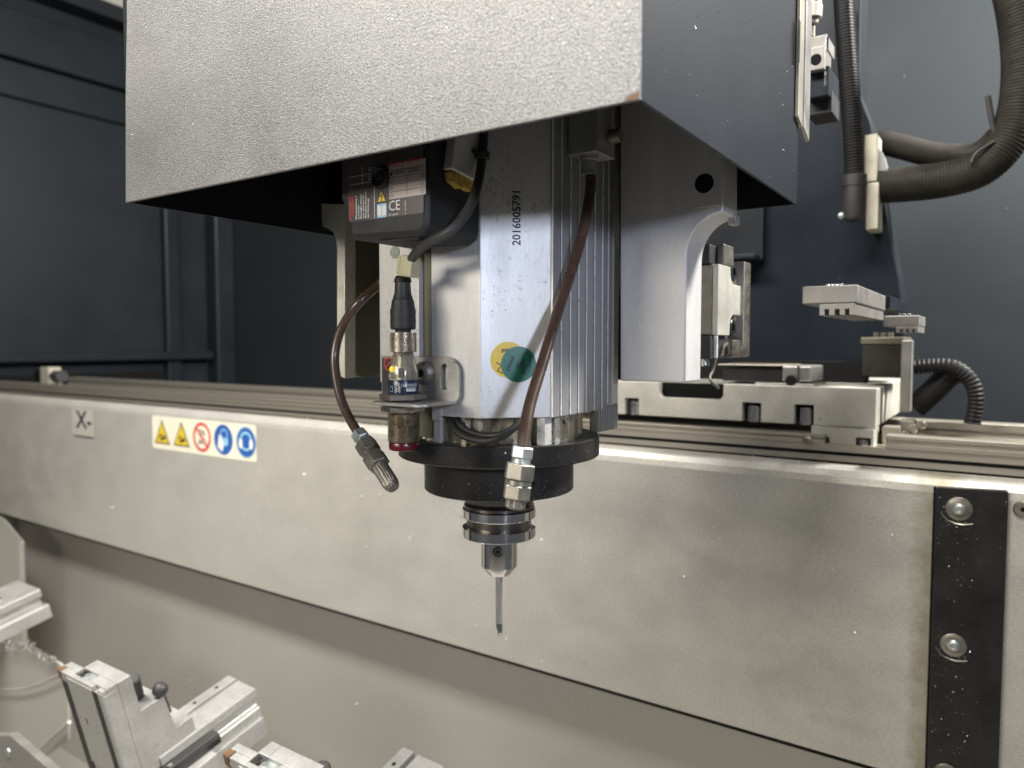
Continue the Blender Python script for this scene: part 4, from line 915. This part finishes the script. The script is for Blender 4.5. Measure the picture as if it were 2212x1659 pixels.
# ================================================================== CLAMPS (tilted table frame)
TH = rad(13); D0 = Vector((-857.9, 422.7, -403.8))
def clamp(dx, label, first=None):
    if first is not None:
        r = first.copy(); scene.collection.objects.link(r); r.location = first.location+Vector((dx*S, 0, 0)); r['label'] = label
        for ch in first.children:
            c = ch.copy(); scene.collection.objects.link(c); c.parent = r
            for g in ch.children:
                d = g.copy(); scene.collection.objects.link(d); d.parent = c
        return r
    t = bpy.data.objects.new('profile_clamp', None); scene.collection.objects.link(t)
    t.location = Vector((D0.x, D0.y, D0.z+ZO))*S; t.rotation_euler = (TH, 0, 0); t['mm'] = (0., 0., 0.)
    tag(t, label, 'clamp', 'profile clamps in the chip tray')
    def pt(n, b, m, **k): return b.build(n, m, t, **k)
    # stepped head: side outline in (b, c)
    side = [(18, 0), (35, 0), (35.5, -50), (65.5, -50.2), (69, -100), (92, -100), (93, -121), (93, -135), (18, -135)]
    pt('stepped_body', MB().prism(side, 'x', -62, 0), 'clampalu', bevel=.8)
    pt('head_block', MB().box(-77, -62.2, 18, 35, -60, 0), 'clampalu', bevel=.8)
    # front jaw, with pocket on top
    jaw = MB().prism([(-100, 0.2), (-80, 0), (0, 0), (0, 17.8), (-108, 17.8), (-108, 9), (-100, 9)], 'z', -150, -7)
    pt('front_jaw', jaw, 'clampalu', bevel=.6)
    pt('jaw_top', MB().box(-108, -75, 9.2, 17.8, -6.8, 0), 'clampalu', bevel=.4)
    pt('jaw_top', MB().box(-98, -75, .2, 9, -6.8, 0), 'clampalu', bevel=.4)
    pt('jaw_top', MB().box(-74.8, -24, .2, 5.6, -6.8, 0), 'clampalu', bevel=.4)
    pt('jaw_top', MB().box(-40, -.3, 5.8, 17.8, -6.8, 0), 'clampalu', bevel=.4)
    pt('jaw_top', MB().box(-12, -.3, .2, 5.6, -6.8, -.6), 'clampalu', bevel=.4)
    pt('pocket_floor', MB().box(-74, -41, 6, 18.4, -6.9, -5.0), 'zinc')
    pt('pocket_screw', MB().cyl((-63, 14, -6), (-63, 14, -1), 3, 14), 'steel', smooth=True)
    pt('pocket_shadow_insert', MB().box(-74, -66, 7, 18, -5, -3.6), 'ring')
    pt('insulator', MB().prism([(-111, 1), (-101, 0), (-100, 9), (-110, 13)], 'z', -14, -.5), 'brown', bevel=1.0)
    pt('front_slot', MB().box(-100, -84, -1.0, .4, -150, -12), 'rubber')
    pt('front_pad', MB().box(-83, -24, -1.6, 0, -124, -3), 'clampalu', bevel=.4)
    pt('front_slot', MB().box(-23.5, -10.8, -.8, .3, -150, -5), 'rubber')
    pt('front_lip', MB().box(-10.5, 0, -1.2, 0, -150, -3), 'clampalu', bevel=.4)
    pt('pad_mark', MB().box(-62, -59, -1.9, -1.55, -62, -54), 'ring')
    pt('spring_pin', MB().cyl((-30, 48, -49.8), (-16, 43, -15), 8, 20, ch=1.5), 'rubber', smooth=True)
    pt('ball_knob', MB().ball((-2, 64, -41), 9.5, 16), 'cable', smooth=True)
    pt('knob_stem', MB().cyl((-8, 71, -80), (-3, 66, -46), 2.2, 8), 'rubber')
    # bed rail of the clamp
    pt('rail_left', MB().box(-61, -43, 40, 186, -160, -119.8), 'clampalu', bevel=.8)
    pt('rail_groove', MB().box(-42.8, -36, 40, 185, -158, -136), 'ring')
    pt('rail_right', MB().prism([(-36, -119.8), (2, -122), (2, -134), (-4, -138), (-4, -148), (2, -152), (2, -166), (-36, -166)], 'y', 40, 184.5), 'clampalu', bevel=.8)
    pt('rail_base', MB().box(-61, 6, 45, 184, -196, -166.5), 'clampalu', bevel=1.2)
    for bb in (125, 160): pt('rail_hole', MB().cyl((-52, bb, -120), (-52, bb, -119.4), 2.6, 14), 'ring')
    pt('black_key', MB().prism([(2, -134), (15, -134), (18, -140), (18, -148), (2, -148)], 'y', 0, 112), 'ring', bevel=.8)
    pt('key_screw', MB().cyl((12, 45, -134), (12, 45, -132), 3.2, 14), 'nickel')
    pt('foot', MB().box(-60, 30, 2, 96, -230, -148.5), 'clampalu', bevel=1.5)
    return t
K1 = clamp(0, 'stepped aluminium profile clamp at lower left, fully in view')
K2 = clamp(338.5, 'second aluminium profile clamp, cropped by the bottom edge', K1)
# farther clamp rail at the left edge
t = bpy.data.objects.new('clamp_rail', None); scene.collection.objects.link(t)
q = at(35, 1292, 'y', 620); t.location = (q.x*S, q.y*S, (q.z+ZO)*S); t.rotation_euler = (TH, 0, 0); t['mm'] = (0., 0., 0.)
tag(t, 'grooved aluminium rail end jutting in at the far left edge', 'rail')
MB().box(-90, 10, -260, 40, -16, 0).build('rail_top', 'clampalu', t, bevel=1.5)
MB().box(-90, 2, -260, 38, -34, -16.5).build('rail_web', 'clampalu', t, bevel=1)
MB().box(-90, 18, -260, 44, -62, -34.5).build('rail_base', 'clampalu', t, bevel=1.5)
MB().cyl((-30, -20, 0), (-30, -20, 3), 6, 14).build('rail_screw', 'steel', t)
# guard plate with chips at the lower left
gp = thing('tray_guard', (-1250, 620, -700), 'dull folded sheet metal guard with chips piled on its top edge, lower left', 'guard')
G = [at(-80, 1395, 'y', 600), at(60, 1405, 'y', 600), at(125, 1432, 'y', 600), at(146, 1450, 'y', 600), at(146, 1600, 'y', 600), at(-80, 1760, 'y', 600)]
MB().prism([(p.x, p.z) for p in G], 'y', 600, 606).build('guard_sheet', 'tray', gp, bevel=1.5)
a = at(50, 1659, 'y', 585); c_ = at(146, 1568, 'y', 585)
b_ = MB(); b_.tube([at(40, 1668, 'y', 592), at(95, 1610, 'y', 592), at(150, 1560, 'y', 592)], 3.5, 8).build('folded_seam', 'tray', gp, smooth=True)
MB().tube([at(-20, 1490, 'y', 592), at(60, 1485, 'y', 592), at(140, 1452, 'y', 592)], 1.6, 8).build('upper_seam', 'tray', gp, smooth=True)
lbp = thing('lower_bar', (-1000, 450, -480), 'flat metal bar with a screw crossing the lower left corner', 'bar')
P = [at(-60, 1590, 'y', 450), at(20, 1588, 'y', 450), at(110, 1665, 'y', 450), at(180, 1730, 'y', 450), at(-60, 1730, 'y', 450)]
MB().prism([(p.x, p.z) for p in P], 'y', 450, 462).build('bar', 'alu_dull', lbp, bevel=1.5)
q = at(18, 1625, 'y', 449.5); MB().lathe(q, (0, -1, 0), [(0, 7), (1.5, 6.6), (3, 4)], 16).build('screw', 'zinc', lbp, smooth=True)
# left end upright panel
ep = thing('end_panel', (-1900, 800, -600), 'grey upright panel with a bright vertical edge at the far left below the cover', 'panel')
P = [at(-60, 1080, 'y', 860), at(8, 1122, 'y', 860), at(50, 1172, 'y', 860), at(52, 1420, 'y', 860), at(-60, 1520, 'y', 860)]
MB().prism([(p.x, p.z) for p in P], 'y', 860, 864).build('panel', 'tray', ep, bevel=1)
a = at(50, 1172, 'y', 858); c_ = at(52, 1420, 'y', 858)
MB().box(a.x-9, a.x+2, 850, 859.8, c_.z, a.z).build('bright_edge', 'sheet', ep, bevel=1)

# ================================================================== CHIPS AND GLINTS
def chips(name, fn, n, s0_, s1_, seed, m='chip', glint=0.05):
    r = random.Random(seed); b = MB()
    for _ in range(n):
        p, nrm = fn(r); s = s0_+(s1_-s0_)*r.random()**3
        d = Vector((r.uniform(-1, 1), r.uniform(-1, 1), r.uniform(-1, 1))).normalized(); u, w_ = perp(d)
        e = s*r.uniform(.3, .7)
        p = Vector(p)+Vector(nrm)*s*.4
        if r.random() < glint:      # added flakes, turned so that they glint from a lamp
            lp_ = r.choice((Vector((-800, -1100, 340)), Vector((-700, -60, 1250)), Vector((-800, -1100, 340))))
            h = ((-p).normalized()+(lp_-p).normalized()).normalized()+Vector((r.gauss(0, .09), r.gauss(0, .09), r.gauss(0, .09)))
            a_, c_ = perp(h); k_ = s*.32
            b.add([p+(a_*math.cos(q_)+c_*math.sin(q_))*k_ for q_ in (0.2, 1.5, 2.6, 3.9, 5.2)], [(0, 1, 2, 3, 4)]); continue
        b.add([p-d*s*.5-u*e*.4, p-d*s*.4+u*e*.5, p+d*s*.5+u*e*.2, p+w_*e*.5], [(0, 1, 2), (0, 2, 3), (0, 3, 1), (1, 3, 2)])
    return tag(b.build(name, m), kind='stuff')
def on_ring(r):
    a = math.atan2(-AY, -AX)+r.gauss(0, .65); nrm = Vector((math.cos(a), math.sin(a), 0))
    if r.random() < .65: z = -99-r.random()**.7*22; R0 = 63.6
    else: z = -77-r.random()*14; R0 = 85.1
    return Vector((AX, AY, z))+nrm*R0, nrm
chips('metal_chips_and_glints', on_ring, 330, .25, 1.1, 1)
def on_strip(r):
    if r.random() < .35:
        wx, wz = r.choice(((-35.5, -177), (-36.5, -327), (-39, -474))); a = r.gauss(-1.7, .8); d = 13.5+abs(r.gauss(0, 4))
        x, z = wx+d*math.cos(a), wz+d*math.sin(a)
    else: x, z = -56+abs(r.gauss(0, 26)), -160-r.random()*330
    return Vector((min(max(x, -56), 6), 916.8, z)), (0, -1, 0)
chips('metal_chips_and_glints', on_strip, 520, .4, 2.0, 2)
chips('metal_chips_and_glints', lambda r: (Vector((r.gauss(-1000, 350), 994.6, -520-r.random()*420)), (0, -1, 0)), 90, 1, 4, 12)
def on_sheet(r):
    x = r.choice((r.gauss(-900, 260), r.gauss(-620, 160), r.uniform(-1800, -80))); z = -170-abs(r.gauss(0, 130))
    return Vector((min(x, -80), 925.8, max(z, -485))), (0, -1, 0)
chips('metal_chips_and_glints', on_sheet, 1100, 1.0, 3.4, 3)
chips('metal_chips_and_glints', lambda r: (Vector((hx1+.1, r.uniform(hy0, hy1), r.uniform(hz0, 330))), (1, 0, 0)), 170, .4, 2.2, 4)
chips('metal_chips_and_glints', lambda r: (Vector((r.uniform(-500, 300), 1899, r.uniform(200, 900))), (0, -1, 0)), 10, 3, 8, 5)
def on_guard(r):
    px = r.uniform(-30, 120); py = 1400+max(0, px-60)*.45-abs(r.gauss(0, 7))*(1 if px < 90 else .4)+r.uniform(0, 10)
    return at(px, py, 'y', r.uniform(585, 612)), (0, 0, 1)
chips('metal_chips_and_glints', on_guard, 900, 3, 9, 6, 'alu_dull')
chips('metal_chips_and_glints', lambda r: (Vector((r.uniform(-2300, 0), r.uniform(930, 950), -143)), (0, 0, 1)), 120, 1, 4, 8)
chips('metal_chips_and_glints', lambda r: (Vector((r.uniform(-200, -120), CYY-.5, r.uniform(-30, 260))), (0, -1, 0)), 30, .5, 1.8, 9)
chips('metal_chips_and_glints', lambda r: (Vector((r.uniform(hx0+4, hx1-1), hy0-2.05, hz0+1+r.random()*230)), (0, -1, 0)), 900, .25, 1.0, 11)  # added facets imitate the sparkle of the hood's grain paint
for o in list(bpy.data.objects):
    if 'mm' in o: del o['mm']
